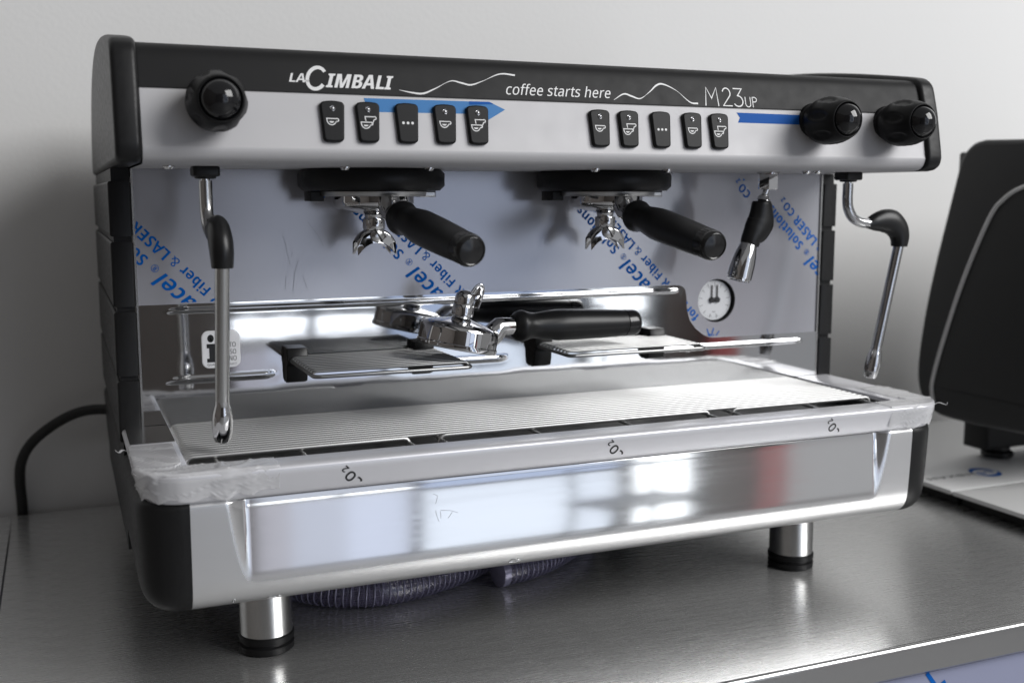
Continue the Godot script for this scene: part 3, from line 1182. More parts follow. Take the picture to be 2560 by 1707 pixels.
func steel_top(x: float) -> float:
	var p := [[-0.36, 0.2900], [0.1800, 0.2903], [0.1845, 0.2885], [0.1872, 0.2855], [0.1886, 0.2800], [0.1892, 0.2740], [0.1900, 0.2640], [0.1936, 0.2526], [0.2012, 0.2434], [0.2111, 0.2362], [0.2180, 0.2335], [0.2250, 0.2327], [0.36, 0.2330]]
	for i in p.size() - 1:
		if x <= p[i + 1][0]:
			return lerpf(p[i][1], p[i + 1][1], (x - p[i][0]) / (p[i + 1][0] - p[i][0]))
	return 0.233


const BEADS := [[-0.3325, 0.1750, 0.2846, 0.0030], [-0.3320, -0.2500, 0.2235, 0.0037], [-0.12, -0.0220, 0.2250, 0.0036], [0.1590, 0.3340, 0.2240, 0.0034]]


func build_splash(m: Node3D) -> void:
	var gx := 0.2276
	var gy := 0.2722
	var gr := 0.0232
	# film-covered upper sheet, in two halves that meet at the gauge opening
	var flat := func(p: Vector2) -> Vector3: return V(p.x, p.y, SPLASH_Z)
	var a := PackedVector2Array([Vector2(-0.36, 0.18), Vector2(gx, 0.18)])
	a.append_array(arc(Vector2(gx, gy), gr, gr, -90, -270, 24))
	a.append_array(PackedVector2Array([Vector2(gx, 0.407), Vector2(-0.36, 0.407)]))
	var b := PackedVector2Array([Vector2(0.36, 0.18), Vector2(gx, 0.18)])
	b.append_array(arc(Vector2(gx, gy), gr, gr, -90, 90, 24))
	b.append_array(PackedVector2Array([Vector2(gx, 0.407), Vector2(0.36, 0.407)]))
	var st := new_st()
	sheet(st, a, flat)
	sheet(st, b, flat)
	var film := put("splash_panel", st, "film_splash", m)
	# print on the film
	var onf := func(p: Vector2) -> Vector3: return V(p.x, p.y, SPLASH_Z + 0.0003)
	for k in 4:
		st = new_st()
		var o := Vector2(0.2288 * k, 0)
		var n1 := -0.0247 / sqrt(2.0)
		var n2 := -0.0012 / sqrt(2.0)
		var along1 := Vector2(-1, 1).normalized()
		var across := Vector2(1, 1).normalized()
		var clip := [[Vector2(-1, 0), 0.3598], [Vector2(1, 0), 0.3598], [Vector2(0, 1), 0.4062]]
		if k < 2 or k == 3:
			clip.append([Vector2(0, -1), -0.2912] if k < 2 else [Vector2(0, -1), -0.234])
		else:
			clip.append([Vector2(0, -1), -0.2345])
		var line1 := [["Novacel", 0.0199, 0.3872, 0.22], ["®", 0.0088, 0.4672, 0.0, "plain"], ["Solutions", 0.0140, 0.4802]]
		if k == 2:
			line1 = [["acel", 0.0199, 0.4268, 0.22], ["®", 0.0088, 0.4672, 0.0, "plain"], ["Solutions", 0.0140, 0.4802]]
		film_words(st, line1, o + across * (n1 + 0.0050), onf, clip if k != 2 else clip + [[Vector2(0, -1), -0.2912]])
		var second := [["Fiber", 0.0128, 0.4240], ["&", 0.0115, 0.4592, 0.0, "plain"], ["LASER", 0.0138, 0.4702], ["CO", 0.0122, 0.5140], ["2", 0.0075, 0.5330]]
		if k < 2:
			second.append(["LASER", 0.0138, 0.3797])
			film_words(st, second, o + across * (n2 + 0.0048), onf, clip)
		elif k == 2:
			film_words(st, second, o + across * (n2 + 0.0048), onf, clip)
			film_words(st, [["R", 0.0138, 0.4115]], o + across * (n2 + 0.0048), onf, clip + [[Vector2(0, -1), -0.2915]])
			film_words(st, [["for", 0.0125, 0.3595]], o + across * (n2 + 0.0048), onf, clip)
			film_words(st, [["L", 0.0138, 0.3797]], o + across * (n2 + 0.0048), onf, [[Vector2(-1, 0), -0.1895]])
		else:
			film_words(st, second, o + across * (n2 + 0.0048), onf, clip)
		film_words(st, [["CO", 0.0122, 0.5690], ["2", 0.0075, 0.5885]], o + across * (-0.0386 / sqrt(2.0) + 0.004), onf, clip)
		sheet(st, arc(Vector2(0.2577 - 0.2288 * (3 - k), 0.4000), 0.0012, 0.0012, 0, 340, 10), onf) if k > 0 else null
		put("film_print", st, "print_blue", film)
	st = new_st()
	for l in [[0.2163, 0.2425, 0.2187, 0.2345], [0.2245, 0.2430, 0.2215, 0.2345], [0.2315, 0.2395, 0.2275, 0.2345], [0.2198, 0.2372, 0.2200, 0.2345], [0.2250, 0.2362, 0.2240, 0.2345]]:
		ribbon(st, PackedVector2Array([Vector2(l[0], l[1]), Vector2(l[2], l[3])]), 0.0012, onf)
	put("film_print", st, "print_blue", film)
	# fine scuffs on the film
	st = new_st()
	for l in [[Vector2(-0.2330, 0.3480), Vector2(-0.2305, 0.3400), Vector2(-0.2295, 0.3310)], [Vector2(-0.2290, 0.3310), Vector2(-0.2270, 0.3220)], [Vector2(-0.2100, 0.3600), Vector2(-0.2010, 0.3480), Vector2(-0.1960, 0.3380)], [Vector2(-0.2195, 0.3260), Vector2(-0.2230, 0.3150), Vector2(-0.2250, 0.2980)], [Vector2(-0.2310, 0.3120), Vector2(-0.2320, 0.3000)], [Vector2(-0.2160, 0.3120), Vector2(-0.2120, 0.3000)], [Vector2(-0.226, 0.3290), Vector2(-0.2245, 0.3330)]]:
		st = new_st()
		ribbon(st, curve2(l, 5), 0.00022, onf)
		put("scratch", st, "scratch", film)
	# polished lower sheet with pressed beads; the metal bows a little round each bead
	var xs := []
	for i in 180:
		var x := -0.36 + 0.72 * i / 179.0
		xs.append(x)
	for p in [0.1800, 0.1815, 0.1830, 0.1845, 0.1860, 0.1872, 0.1880, 0.1886, 0.1889, 0.1892, 0.1896, 0.1900, 0.1910, 0.1922, 0.1936, 0.1960, 0.1985, 0.2012, 0.2040, 0.2075, 0.2111, 0.2145, 0.2180, 0.2215, 0.2250]:
		xs.append(p)
	xs.sort()
	var nz := FastNoiseLite.new()
	nz.seed = 5
	nz.frequency = 12.0
	nz.fractal_octaves = 2
	st = new_st()
	var grid := []
	var nv := 110
	var crest := PackedVector3Array()
	for x in xs:
		var top := steel_top(x)
		var row := PackedVector3Array()
		for j in nv + 1:
			var y := lerpf(0.178, top, float(j) / nv)
			var z := SPLASH_Z + 0.0015
			for bd in BEADS:
				var dx: float = maxf(maxf(bd[0] - x, x - bd[1]), 0.0)
				var d := sqrt(dx * dx + (y - bd[2]) * (y - bd[2]))
				var w: float = bd[3]
				var t := d / w
				if t < 1.0:
					z += 0.0016 * (0.5 + 0.5 * cos(PI * t))
				z -= 0.00012 * exp(-pow(d / 0.010, 2.0))
			z += 0.000012 * nz.get_noise_2d(x * 1.6, y * 3.0)
			row.append(V(x, y, z))
		grid.append(row)
		crest.append(V(x, top, SPLASH_Z))
	rows(st, grid, 1)
	var crest_top := PackedVector3Array()
	for row in grid:
		crest_top.append(row[nv])
	rows(st, [crest_top, crest], 2)
	var steel := put("splash_steel", st, "steel_mirror", m)
	# quality sticker
	var on := func(p: Vector2) -> Vector3: return V(p.x, p.y, SPLASH_Z + 0.0037)
	st = new_st()
	var c := Vector2(-0.2909, 0.2488)
	prism(st, rounded([c + Vector2(-0.0168, -0.0168), c + Vector2(0.0168, -0.0168), c + Vector2(0.0168, 0.0168), c + Vector2(-0.0168, 0.0168)], 0.0065, 8), SPLASH_Z + 0.0005, SPLASH_Z + 0.0035, 0.0009, Transform3D.IDENTITY)
	var sk := put("sticker", st, "sticker_white", steel)
	sk.set_meta("label", "white rounded quality sticker")
	st = new_st()
	# bean with a wavy split, and the big slab letter
	var bean := c + Vector2(-0.0088, 0.0100)
	for s: float in [-1.0, 1.0]:
		var half := PackedVector2Array()
		for i in 15:
			var an := PI / 2 + s * PI * i / 14.0
			half.append(bean + Vector2(cos(an) * 0.0028, sin(an) * 0.0034))
		for i in range(1, 12):
			var t := -1.0 + 2.0 * i / 12.0
			half.append(bean + Vector2(s * 0.00028 - 0.0008 * sin(t * PI), 0.0034 * t * 0.98))
		sheet(st, half, on)
	sheet(st, PackedVector2Array([c + Vector2(-0.0123, 0.0052), c + Vector2(-0.0030, 0.0052), c + Vector2(-0.0030, -0.0078), c + Vector2(-0.0010, -0.0078), c + Vector2(-0.0010, -0.0112), c + Vector2(-0.0123, -0.0112), c + Vector2(-0.0123, -0.0078), c + Vector2(-0.0103, -0.0078), c + Vector2(-0.0103, 0.0014), c + Vector2(-0.0123, 0.0014)]), on)
	fit_text(st, "TUTO", "plain", c.x + 0.0006, c.x + 0.0128, c.y + 0.0018, 0.0042, 0, on)
	fit_text(st, "RESSO", "plain", c.x - 0.0002, c.x + 0.0130, c.y - 0.0045, 0.0042, 0, on)
	fit_text(st, "LIANO", "plain", c.x + 0.0000, c.x + 0.0132, c.y - 0.0104, 0.0042, 0, on)
	fit_text(st, "QUALITY PRODUCT", "plain", c.x - 0.0122, c.x + 0.0132, c.y - 0.0142, 0.0017, 0, on)
	put("sticker_print", st, "print_black", sk)
	# pressure gauge set in behind the sheet
	st = new_st()
	lathe(st, PackedVector2Array([Vector2(gr, 0.0), Vector2(gr, -0.010), Vector2(0.0, -0.0101)]), Transform3D(Basis(V(1, 0, 0), PI / 2), V(gx, gy, SPLASH_Z)), 48)
	var gauge := put("gauge", st, "hole_black", m)
	st = new_st()
	lathe(st, PackedVector2Array([Vector2(0.0216, -0.004), Vector2(0.0216, -0.0005), Vector2(0.0209, 0.0), Vector2(0, 0.0)]), Transform3D(Basis(V(1, 0, 0), PI / 2), V(gx, gy, SPLASH_Z - 0.0052)), 48)
	put("dial", st, "dial_white", gauge)
	var ond := func(p: Vector2) -> Vector3: return V(gx + p.x, gy + p.y, SPLASH_Z - 0.0050)
	st = new_st()
	for i in 12:
		var an := deg_to_rad(40 + 300.0 / 11.0 * i - 90 + 30)
		var d := Vector2(cos(an), sin(an))
		ribbon(st, PackedVector2Array([d * 0.0150, d * 0.0192]), 0.0005, ond)
	for i in 44:
		var an := deg_to_rad(i * 360.0 / 44.0)
		var d := Vector2(cos(an), sin(an))
		ribbon(st, PackedVector2Array([d * 0.0180, d * 0.0190]), 0.0003, ond)
	fit_text(st, "bar", "plain", -0.0022, 0.0022, -0.0130, 0.0016, 0, ond)
	fit_text(st, "0", "plain", -0.0045, -0.0033, -0.0175, 0.0019, 0, ond)
	fit_text(st, "15", "plain", 0.0024, 0.0050, -0.0175, 0.0019, 0, ond)
	put("dial_print", st, "print_grey", gauge)
	for dx in [-0.0034, 0.0032]:
		st = new_st()
		var nd := func(p: Vector2) -> Vector3: return V(gx + p.x, gy + p.y, SPLASH_Z - 0.0040)
		ribbon(st, PackedVector2Array([Vector2(dx, 0.0), Vector2(dx, 0.0165)]), 0.0015, nd)
		lathe(st, PackedVector2Array([Vector2(0.0031, -0.0008), Vector2(0.0031, 0.0012), Vector2(0, 0.0013)]), Transform3D(Basis(V(1, 0, 0), PI / 2), V(gx + dx, gy + 0.0005, SPLASH_Z - 0.0042)), 20)
		put("needle", st, "print_black", gauge)


func group_head(m: Node3D, x: float) -> void:
	var zc := -0.105
	var o := PackedVector2Array()
	for p in arc(Vector2(x, zc), 0.0625, 0.0625, 0, 180, 36):
		o.append(p)
	o.append(Vector2(x - 0.0625, -0.125))
	o.append(Vector2(x - 0.050, -0.1538))
	o.append(Vector2(x + 0.0625, -0.1538))
	var st := new_st()
	prism(st, o, 0.3880, 0.4070, 0.0042, XZ, 1)
	var g := put("group_head", st, "black_plastic", m)
	st = new_st()
	lathe(st, PackedVector2Array([Vector2(0.0, 0.386), Vector2(0.0465, 0.3882), Vector2(0.0472, 0.387), Vector2(0.0466, 0.3840), Vector2(0.0456, 0.3830), Vector2(0.037, 0.3830)]), Transform3D(Basis.IDENTITY, V(x, 0, zc)), 48)
	put("ring", st, "steel_cast", g)
	st = new_st()
	box(st, V(x + 0.036, 0.3825, zc + 0.006), V(x + 0.051, 0.3878, zc + 0.020), 0.0012)
	put("lug", st, "steel_cast", g)
	st = new_st()
	box(st, V(x - 0.056, 0.3790, zc - 0.025), V(x - 0.044, 0.3878, zc + 0.0), 0.001)
	put("clip", st, "black_plastic", g)


func steam_wand(m: Node3D, at: Vector3, dir: Vector3) -> void:
	var P := func(s: float, y: float) -> Vector3: return at + dir * s + V(0, y, 0)
	var across := dir.cross(V(0, 1, 0)).normalized()
	# square-shouldered nut
	var st := new_st()
	var q := Transform3D(Basis(V(1, 0, 0), -PI / 2), V(at.x, 0.4066, at.z))
	prism(st, rounded([Vector2(-0.0105, -0.0105), Vector2(0.0105, -0.0105), Vector2(0.0105, 0.0105), Vector2(-0.0105, 0.0105)], 0.003), -0.0080, 0.0, 0.0016, q)
	lathe(st, PackedVector2Array([Vector2(0.0088, 0.3995), Vector2(0.0082, 0.3972), Vector2(0.0062, 0.3968), Vector2(0.0058, 0.3985)]), Transform3D(Basis.IDENTITY, V(at.x, 0, at.z)))
	var wand := put("steam_wand", st, "grip_black", m)
	st = new_st()
	tube(st, PackedVector3Array([P.call(0, 0.4), P.call(0, 0.3945)]), 0.0036)
	put("neck", st, "chrome", wand)
	st = new_st()
	var up := [P.call(0, 0.3955), P.call(0, 0.388), P.call(0.0, 0.3795), P.call(0.0015, 0.3705), P.call(0.0070, 0.3620), P.call(0.0160, 0.3572), P.call(0.0260, 0.3555), P.call(0.0345, 0.3548)]
	tube(st, curve(up, 5), 0.0052, 18)
	put("upper_pipe", st, "steel_satin" if at.x < 0 else "steel_mirror", wand)
	# black grip round the elbow
	st = new_st()
	var gp := curve([P.call(0.0265, 0.3540), P.call(0.034, 0.3560), P.call(0.046, 0.3575), P.call(0.0575, 0.3560), P.call(0.0655, 0.3490), P.call(0.0690, 0.3410), P.call(0.0690, 0.3310)], 5)
	var ra := []
	var rb := []
	var key := [0.0046, 0.0085, 0.0118, 0.0132, 0.0122, 0.0105, 0.0082]
	var keyb := [0.0052, 0.0068, 0.0080, 0.0088, 0.0090, 0.0088, 0.0080]
	for i in gp.size():
		var t := float(i) / (gp.size() - 1) * 6.0
		var k := mini(int(t), 5)
		ra.append(lerpf(key[k], key[k + 1], t - k))
		rb.append(lerpf(keyb[k], keyb[k + 1], t - k))
	tube(st, gp, ra, 24, true, rb, V(0, 1, 0))
	put("grip", st, "grip_black", wand)
	# lower pipe and its bulging nozzle
	var top: Vector3 = P.call(0.0690, 0.3360)
	var tip: Vector3 = P.call(0.0380, 0.1945)
	var d := (tip - top).normalized()
	var len := (tip - top).length()
	st = new_st()
	tube(st, PackedVector3Array([top, top + d * (len - 0.034)]), 0.0054, 22, false)
	put("lower_pipe", st, "steel_satin" if at.x < 0 else "steel_mirror", wand)
	st = new_st()
	lathe(st, PackedVector2Array([Vector2(0.0054, len - 0.0342), Vector2(0.0056, len - 0.031), Vector2(0.0064, len - 0.0275), Vector2(0.0074, len - 0.0235), Vector2(0.0078, len - 0.0195), Vector2(0.00785, len - 0.0190), Vector2(0.0080, len - 0.0140), Vector2(0.0078, len - 0.0085), Vector2(0.0070, len - 0.0035), Vector2(0.0060, len - 0.0006), Vector2(0.0045, len), Vector2(0, len)]), along(top, d), 28)
	put("nozzle", st, "chrome", wand)


func hot_water(m: Node3D) -> void:
	var z := -0.075
	var x := 0.232
	var st := new_st()
	var hex := []
	for i in 6:
		hex.append(Vector2(cos(PI / 3 * i), sin(PI / 3 * i)) * 0.0102)
	prism(st, PackedVector2Array(hex), -0.0172, 0.0, 0.0006, Transform3D(Basis(V(1, 0, 0), -PI / 2), V(x, 0.4066, z)))
	lathe(st, PackedVector2Array([Vector2(0.0112, 0.4068), Vector2(0.0112, 0.4045), Vector2(0.0098, 0.4042)]), Transform3D(Basis.IDENTITY, V(x, 0, z)), 24)
	var hw := put("hot_water_spout", st, "chrome", m)
	st = new_st()
	tube(st, PackedVector3Array([V(x, 0.392, z), V(x - 0.0022, 0.3875, z), V(x - 0.0055, 0.378, z)]), 0.0032, 16)
	lathe(st, PackedVector2Array([Vector2(0.0034, 0.0), Vector2(0.0058, 0.003), Vector2(0.0064, 0.006), Vector2(0.0050, 0.0085)]), along(V(x - 0.0032, 0.3845, z), V(-0.30, -0.95, 0)), 20)
	put("neck", st, "chrome", hw)
	st = new_st()
	var c := curve([V(0.2252, 0.3782, z), V(0.2252, 0.3755, z), V(0.2252, 0.3660, z), V(0.2242, 0.3570, z), V(0.2190, 0.3480, z), V(0.2142, 0.3415, z), V(0.2122, 0.3350, z)], 5)
	var key := [0.0090, 0.0104, 0.0128, 0.0152, 0.0138, 0.0104, 0.0094]
	var keyb := [0.0078, 0.0086, 0.0090, 0.0094, 0.0094, 0.0090, 0.0086]
	var ra := []
	var rb := []
	for i in c.size():
		var t := float(i) / (c.size() - 1) * 6.0
		var k := mini(int(t), 5)
		ra.append(lerpf(key[k], key[k + 1], t - k))
		rb.append(lerpf(keyb[k], keyb[k + 1], t - k))
	tube(st, c, ra, 24, true, rb, V(1, 0, 0))
	put("grip", st, "grip_black", hw)
	st = new_st()
	lathe(st, PackedVector2Array([Vector2(0.0074, 0.0), Vector2(0.0090, 0.006), Vector2(0.0108, 0.014), Vector2(0.0119, 0.022), Vector2(0.0123, 0.030), Vector2(0.0124, 0.0375), Vector2(0.0112, 0.0378), Vector2(0.0110, 0.0400), Vector2(0.0088, 0.0402), Vector2(0.0086, 0.036), Vector2(0, 0.036)]), along(V(0.2120, 0.3385, z), V(-0.30, -0.954, 0)), 36)
	put("nozzle", st, "chrome", hw)


func cup_shelf(m: Node3D, x0: float, x1: float, z0: float, z1: float) -> void:
	var y := 0.2395
	var st := new_st()
	# outer hoop
	var r := 0.006
	var hoop := []
	for p in [[x0, z0, 1], [x0, z1, 0], [x1, z1, 0], [x1, z0, 1]]:
		hoop.append(Vector2(p[0], p[1]))
	var o := rounded(hoop, [0.0, r, r, 0.0], 5)
	var path := PackedVector3Array()
	for p in o:
		path.append(V(p.x, y - 0.0030, p.y))
	tube(st, path, 0.0017, 10)
	var shelf := put("cup_shelf", st, "shelf_wire", m)
	var n := 11 if x0 < 0 else 10
	for i in n:
		var z := lerpf(z0 + 0.006, z1 - 0.010, float(i) / (n - 1))
		st = new_st()
		tube(st, PackedVector3Array([V(x0 + 0.0006, y - 0.0018, z), V(x0 + 0.002, y - 0.0003, z), V(x0 + 0.004, y, z), V(x1 - 0.004, y, z), V(x1 - 0.002, y - 0.0003, z), V(x1 - 0.0006, y - 0.0018, z)]), 0.0013, 8)
		put("wire", st, "shelf_wire", shelf)
	for x in [x0 + 0.006, x1 - 0.012]:
		st = new_st()
		var b := PackedVector2Array([Vector2(-0.1535, 0.2475), Vector2(-0.141, 0.2475), Vector2(-0.1385, 0.2430), Vector2(-0.1370, 0.2340), Vector2(-0.1400, 0.2310), Vector2(-0.1405, 0.2235), Vector2(-0.1425, 0.2170), Vector2(-0.1490, 0.2150), Vector2(-0.1535, 0.2165)])
		prism(st, b, x - 0.0095, x + 0.0095, 0.0012, ZY, 2)
		put("bracket", st, "grip_black", shelf)


func build_grate() -> void:
	var g := thing("drip_grate", "steel wire drip grate lying in the film-covered drip tray", "drip grate", "", V(0, 0, 0))
	var x0 := -0.3365
	var x1 := 0.3225
	var n := 17
	for i in n:
		var z := lerpf(-0.1490, -0.0225, float(i) / (n - 1))
		var runs := [[x0, x1]]
		if i == n - 1:
			runs = [[x0, -0.1580], [-0.1298, 0.1348], [0.1619, x1]]
		for rn in runs:
			var st := new_st()
			var pts := PackedVector3Array([V(rn[0] - 0.001, 0.1775, z), V(rn[0], 0.1805, z), V(rn[0] + 0.0018, 0.1826, z), V(rn[0] + 0.0045, 0.1833, z), V(rn[1] - 0.0045, 0.1833, z), V(rn[1] - 0.0018, 0.1826, z), V(rn[1], 0.1805, z), V(rn[1] + 0.001, 0.1775, z)])
			tube(st, pts, 0.0019, 10)
			put("bar", st, "wire_steel", g)
	for x in [-0.3150, -0.2475, -0.1580, -0.1298, -0.0445, 0.0450, 0.1348, 0.1619, 0.2490, 0.3155]:
		var st := new_st()
		tube(st, curve([V(x, 0.1800, -0.150), V(x, 0.1800, -0.09), V(x, 0.1798, -0.025), V(x, 0.1800, -0.0120), V(x, 0.1795, -0.0060), V(x, 0.1765, -0.0025), V(x, 0.1710, -0.0010), V(x, 0.1665, -0.0008)], 5), 0.0014, 8)
		put("cross_wire", st, "wire_steel", g)


func build_portafilters() -> void:
	var labels := ["black-handled portafilter locked in the left group, above the grate", "black-handled portafilter locked in the right group, beside the hot water spout"]
	for k in 2:
		var p := thing("portafilter", labels[k], "portafilter", "portafilters")
		portafilter_parts(p, true)
		p.transform = Transform3D(Basis(V(0, 1, 0), [0.131, 0.026][k]), V(GROUP_X[k], 0.3945, -0.105))
	var t := thing("portafilter", "spare portafilter lying spout up across the two wire cup shelves", "portafilter", "portafilters")
	portafilter_parts(t, false)
	var handle := V(1.0, -0.028, -0.07).normalized()
	var tilt := 0.178
	# local +z is the handle's level direction, local +y the rim's normal; the rim faces down here
	var zz := (handle * cos(tilt) + V(0, -1, 0) * sin(tilt) * -1.0).normalized()
	var side := V(0, 1, 0).cross(handle).normalized()
	zz = handle.rotated(side, 0.0)
	var yy := V(0, -1, 0)
	yy = (yy - handle * yy.dot(handle)).normalized()
	# handle droops by tilt from the level direction, away from local +y
	var z_loc := (handle * cos(tilt) + yy * sin(tilt)).normalized()
	var y_loc := (yy * cos(tilt) - handle * sin(tilt)).normalized()
	var x_loc := y_loc.cross(z_loc).normalized()
	t.transform = Transform3D(Basis(x_loc, y_loc, z_loc), V(-0.0955, 0.2485, -0.078))


func portafilter_parts(p: Node3D, double_spout: bool) -> void:
	var st := new_st()
	lathe(st, PackedVector2Array([Vector2(0.0315, -0.004), Vector2(0.0318, 0.0), Vector2(0.0358, 0.0), Vector2(0.0364, -0.001), Vector2(0.0364, -0.0042), Vector2(0.0357, -0.0050), Vector2(0.0355, -0.0165), Vector2(0.0350, -0.0186), Vector2(0.0338, -0.0203), Vector2(0.0315, -0.0217), Vector2(0.0270, -0.0231), Vector2(0.0190, -0.0250), Vector2(0.0125, -0.0262), Vector2(0.0108, -0.0268), Vector2(0.0084, -0.0275), Vector2(0.0078, -0.0290), Vector2(0.0078, -0.0325)]), Transform3D.IDENTITY, 64)
	lathe(st, PackedVector2Array([Vector2(0.0, -0.012), Vector2(0.0312, -0.012), Vector2(0.0315, -0.004)]), Transform3D.IDENTITY, 40)
	put("bowl", st, "chrome", p)
	for s: float in [-1.0, 1.0]:
		st = new_st()
		box(st, V(minf(0.0330 * s, 0.0388 * s), -0.0052, -0.006), V(maxf(0.0330 * s, 0.0388 * s), -0.0016, 0.006), 0.0014)
		put("lug", st, "chrome", p)
	# neck
	var d := V(0, -0.178, 0.984).normalized()
	var o := V(0, -0.0185, 0.0)
	st = new_st()
	var np := PackedVector3Array()
	var nr := []
	np.append_array(PackedVector3Array([V(0, -0.0095, 0.024), V(0, -0.0135, 0.0305), V(0, -0.0195, 0.0350)]))
	nr += [0.0085, 0.0100, 0.0100]
	for k in [[0.0400, 0.0090], [0.0440, 0.0083], [0.0480, 0.0080], [0.060, 0.0079]]:
		np.append(o + d * k[0])
		nr.append(k[1])
	tube(st, np, nr, 28, false)
	put("neck", st, "chrome", p)
	# handle: flared collar, waist, body, end cap
	st = new_st()
	var hx := along(o + d * 0.0535, d)
	lathe(st, PackedVector2Array([Vector2(0.0082, 0.0), Vector2(0.0105, 0.0002), Vector2(0.0132, 0.0030), Vector2(0.0146, 0.0070), Vector2(0.0146, 0.0090), Vector2(0.0136, 0.0125), Vector2(0.0124, 0.0165), Vector2(0.0120, 0.0210), Vector2(0.0124, 0.0260), Vector2(0.0136, 0.0360), Vector2(0.0144, 0.0440), Vector2(0.0146, 0.0500), Vector2(0.0143, 0.0700), Vector2(0.0136, 0.0950), Vector2(0.0129, 0.1130), Vector2(0.0126, 0.1185), Vector2(0.0122, 0.1190)]), hx, 40)
	var h := put("handle", st, "grip_black", p)
	st = new_st()
	lathe(st, PackedVector2Array([Vector2(0.0120, 0.1188), Vector2(0.0128, 0.1193), Vector2(0.0128, 0.1270), Vector2(0.0126, 0.1295), Vector2(0.0121, 0.1316), Vector2(0.0113, 0.1330), Vector2(0.0104, 0.1336), Vector2(0.0095, 0.1330), Vector2(0.0060, 0.1339), Vector2(0.0025, 0.1344), Vector2(0, 0.1345)]), hx, 40)
	put("end_cap", st, "cap_gloss", h)
	# spout
	st = new_st()
	var up := 0.0065 if double_spout else 0.0080
	lathe(st, PackedVector2Array([Vector2(0.0080, -0.0372 + up), Vector2(0.0096, -0.0376 + up), Vector2(0.0098, -0.0385 + up), Vector2(0.0098, -0.0455 + up), Vector2(0.0090, -0.0472 + up), Vector2(0.0, -0.0474 + up)]), Transform3D.IDENTITY, 32)
	if double_spout:
		# an arched channel, open below, that runs out in a lip at each end
		for inner: float in [0.0, 0.0013]:
			var grid := []
			for i in 41:
				var u := -1.0 + i / 20.0
				var x := (0.0182 - inner * 0.5) * (u + 0.10 * sin(PI * u))
				var ytop := -0.0388 - inner - 0.0112 * pow(absf(u), 1.8)
				var drop := 0.0128 + 0.0015 * pow(absf(u), 2.0) - 0.0020 * pow(absf(u), 8.0)
				var row := PackedVector3Array()
				for c in [[1.02, -1.0], [0.94, -0.72], [0.90, -0.45], [0.90, -0.22], [0.84, -0.09], [0.66, -0.025], [0.35, 0.0], [0.0, 0.012], [-0.35, 0.0], [-0.66, -0.025], [-0.84, -0.09], [-0.90, -0.22], [-0.90, -0.45], [-0.94, -0.72], [-1.02, -1.0]]:
					row.append(V(x, ytop + drop * c[1] + (inner if c[1] < -0.9 else 0.0), (0.0074 - inner) * c[0] * (1.0 - 0.15 * u * u)))
				grid.append(row)
			rows(st, grid, 1)
		var sp := put("spout", st, "chrome", p)
		st = new_st()
		lathe(st, PackedVector2Array([Vector2(0.0064, 0.0), Vector2(0.0064, 0.0018), Vector2(0.0056, 0.0026), Vector2(0.0020, 0.0034), Vector2(0, 0.0035)]), Transform3D(Basis(V(1, 0, 0), PI / 2), V(0.0, -0.0450, 0.0066)), 28)
		var sc := put("screw", st, "steel_satin", sp)
		st = new_st()
		box(st, V(-0.0060, -0.0006, 0.0), V(0.0060, 0.0006, 0.0037))
		var slot := put("slot", st, "hole_black", p) if false else null
		var bar := MeshInstance3D.new()
		st.generate_normals()
		bar.mesh = st.commit()
		bar.material_override = mats["hole_black"]
		bar.name = "screw_slot"
		bar.transform = Transform3D(Basis(V(0, 0, 1), -1.0), V(0.0, -0.0450, 0.0066))
		sp.add_child(bar)
	else:
		var sp := put("spout", st, "chrome", p)
		# single outlet: a domed body with a scooped beak standing up at one side
		st = new_st()
		lathe(st, PackedVector2Array([Vector2(0.0088, -0.0385), Vector2(0.0092, -0.0393), Vector2(0.0091, -0.0455), Vector2(0.0084, -0.0485), Vector2(0.0068, -0.0508), Vector2(0.0040, -0.0522), Vector2(0, -0.0526)]), Transform3D.IDENTITY, 36)
		put("outlet", st, "chrome", sp)
		st = new_st()
		var beak := []
		for i in 25:
			var t := i / 24.0
			var y := -0.0385 - 0.0215 * t
			var w := 0.0062 * sqrt(maxf(1.0 - pow(t, 3.2), 0.0)) + 0.0002
			var row := PackedVector3Array()
			for j in 17:
				var a := PI * j / 16.0
				row.append(V(0.0062 - 0.0075 * sin(a) * sqrt(maxf(1.0 - pow(t, 4.0), 0.0)) + 0.0030 * t, y, 0.0050 + 0.0035 * t + w * cos(a)))
			beak.append(row)
		rows(st, beak, 1)
		var rim := PackedVector3Array()
		for row in beak:
			rim.append(row[0])
		for i in range(beak.size() - 1, -1, -1):
			rim.append(beak[i][16])
		tube(st, rim, 0.0009, 8)
		put("beak", st, "chrome", sp)


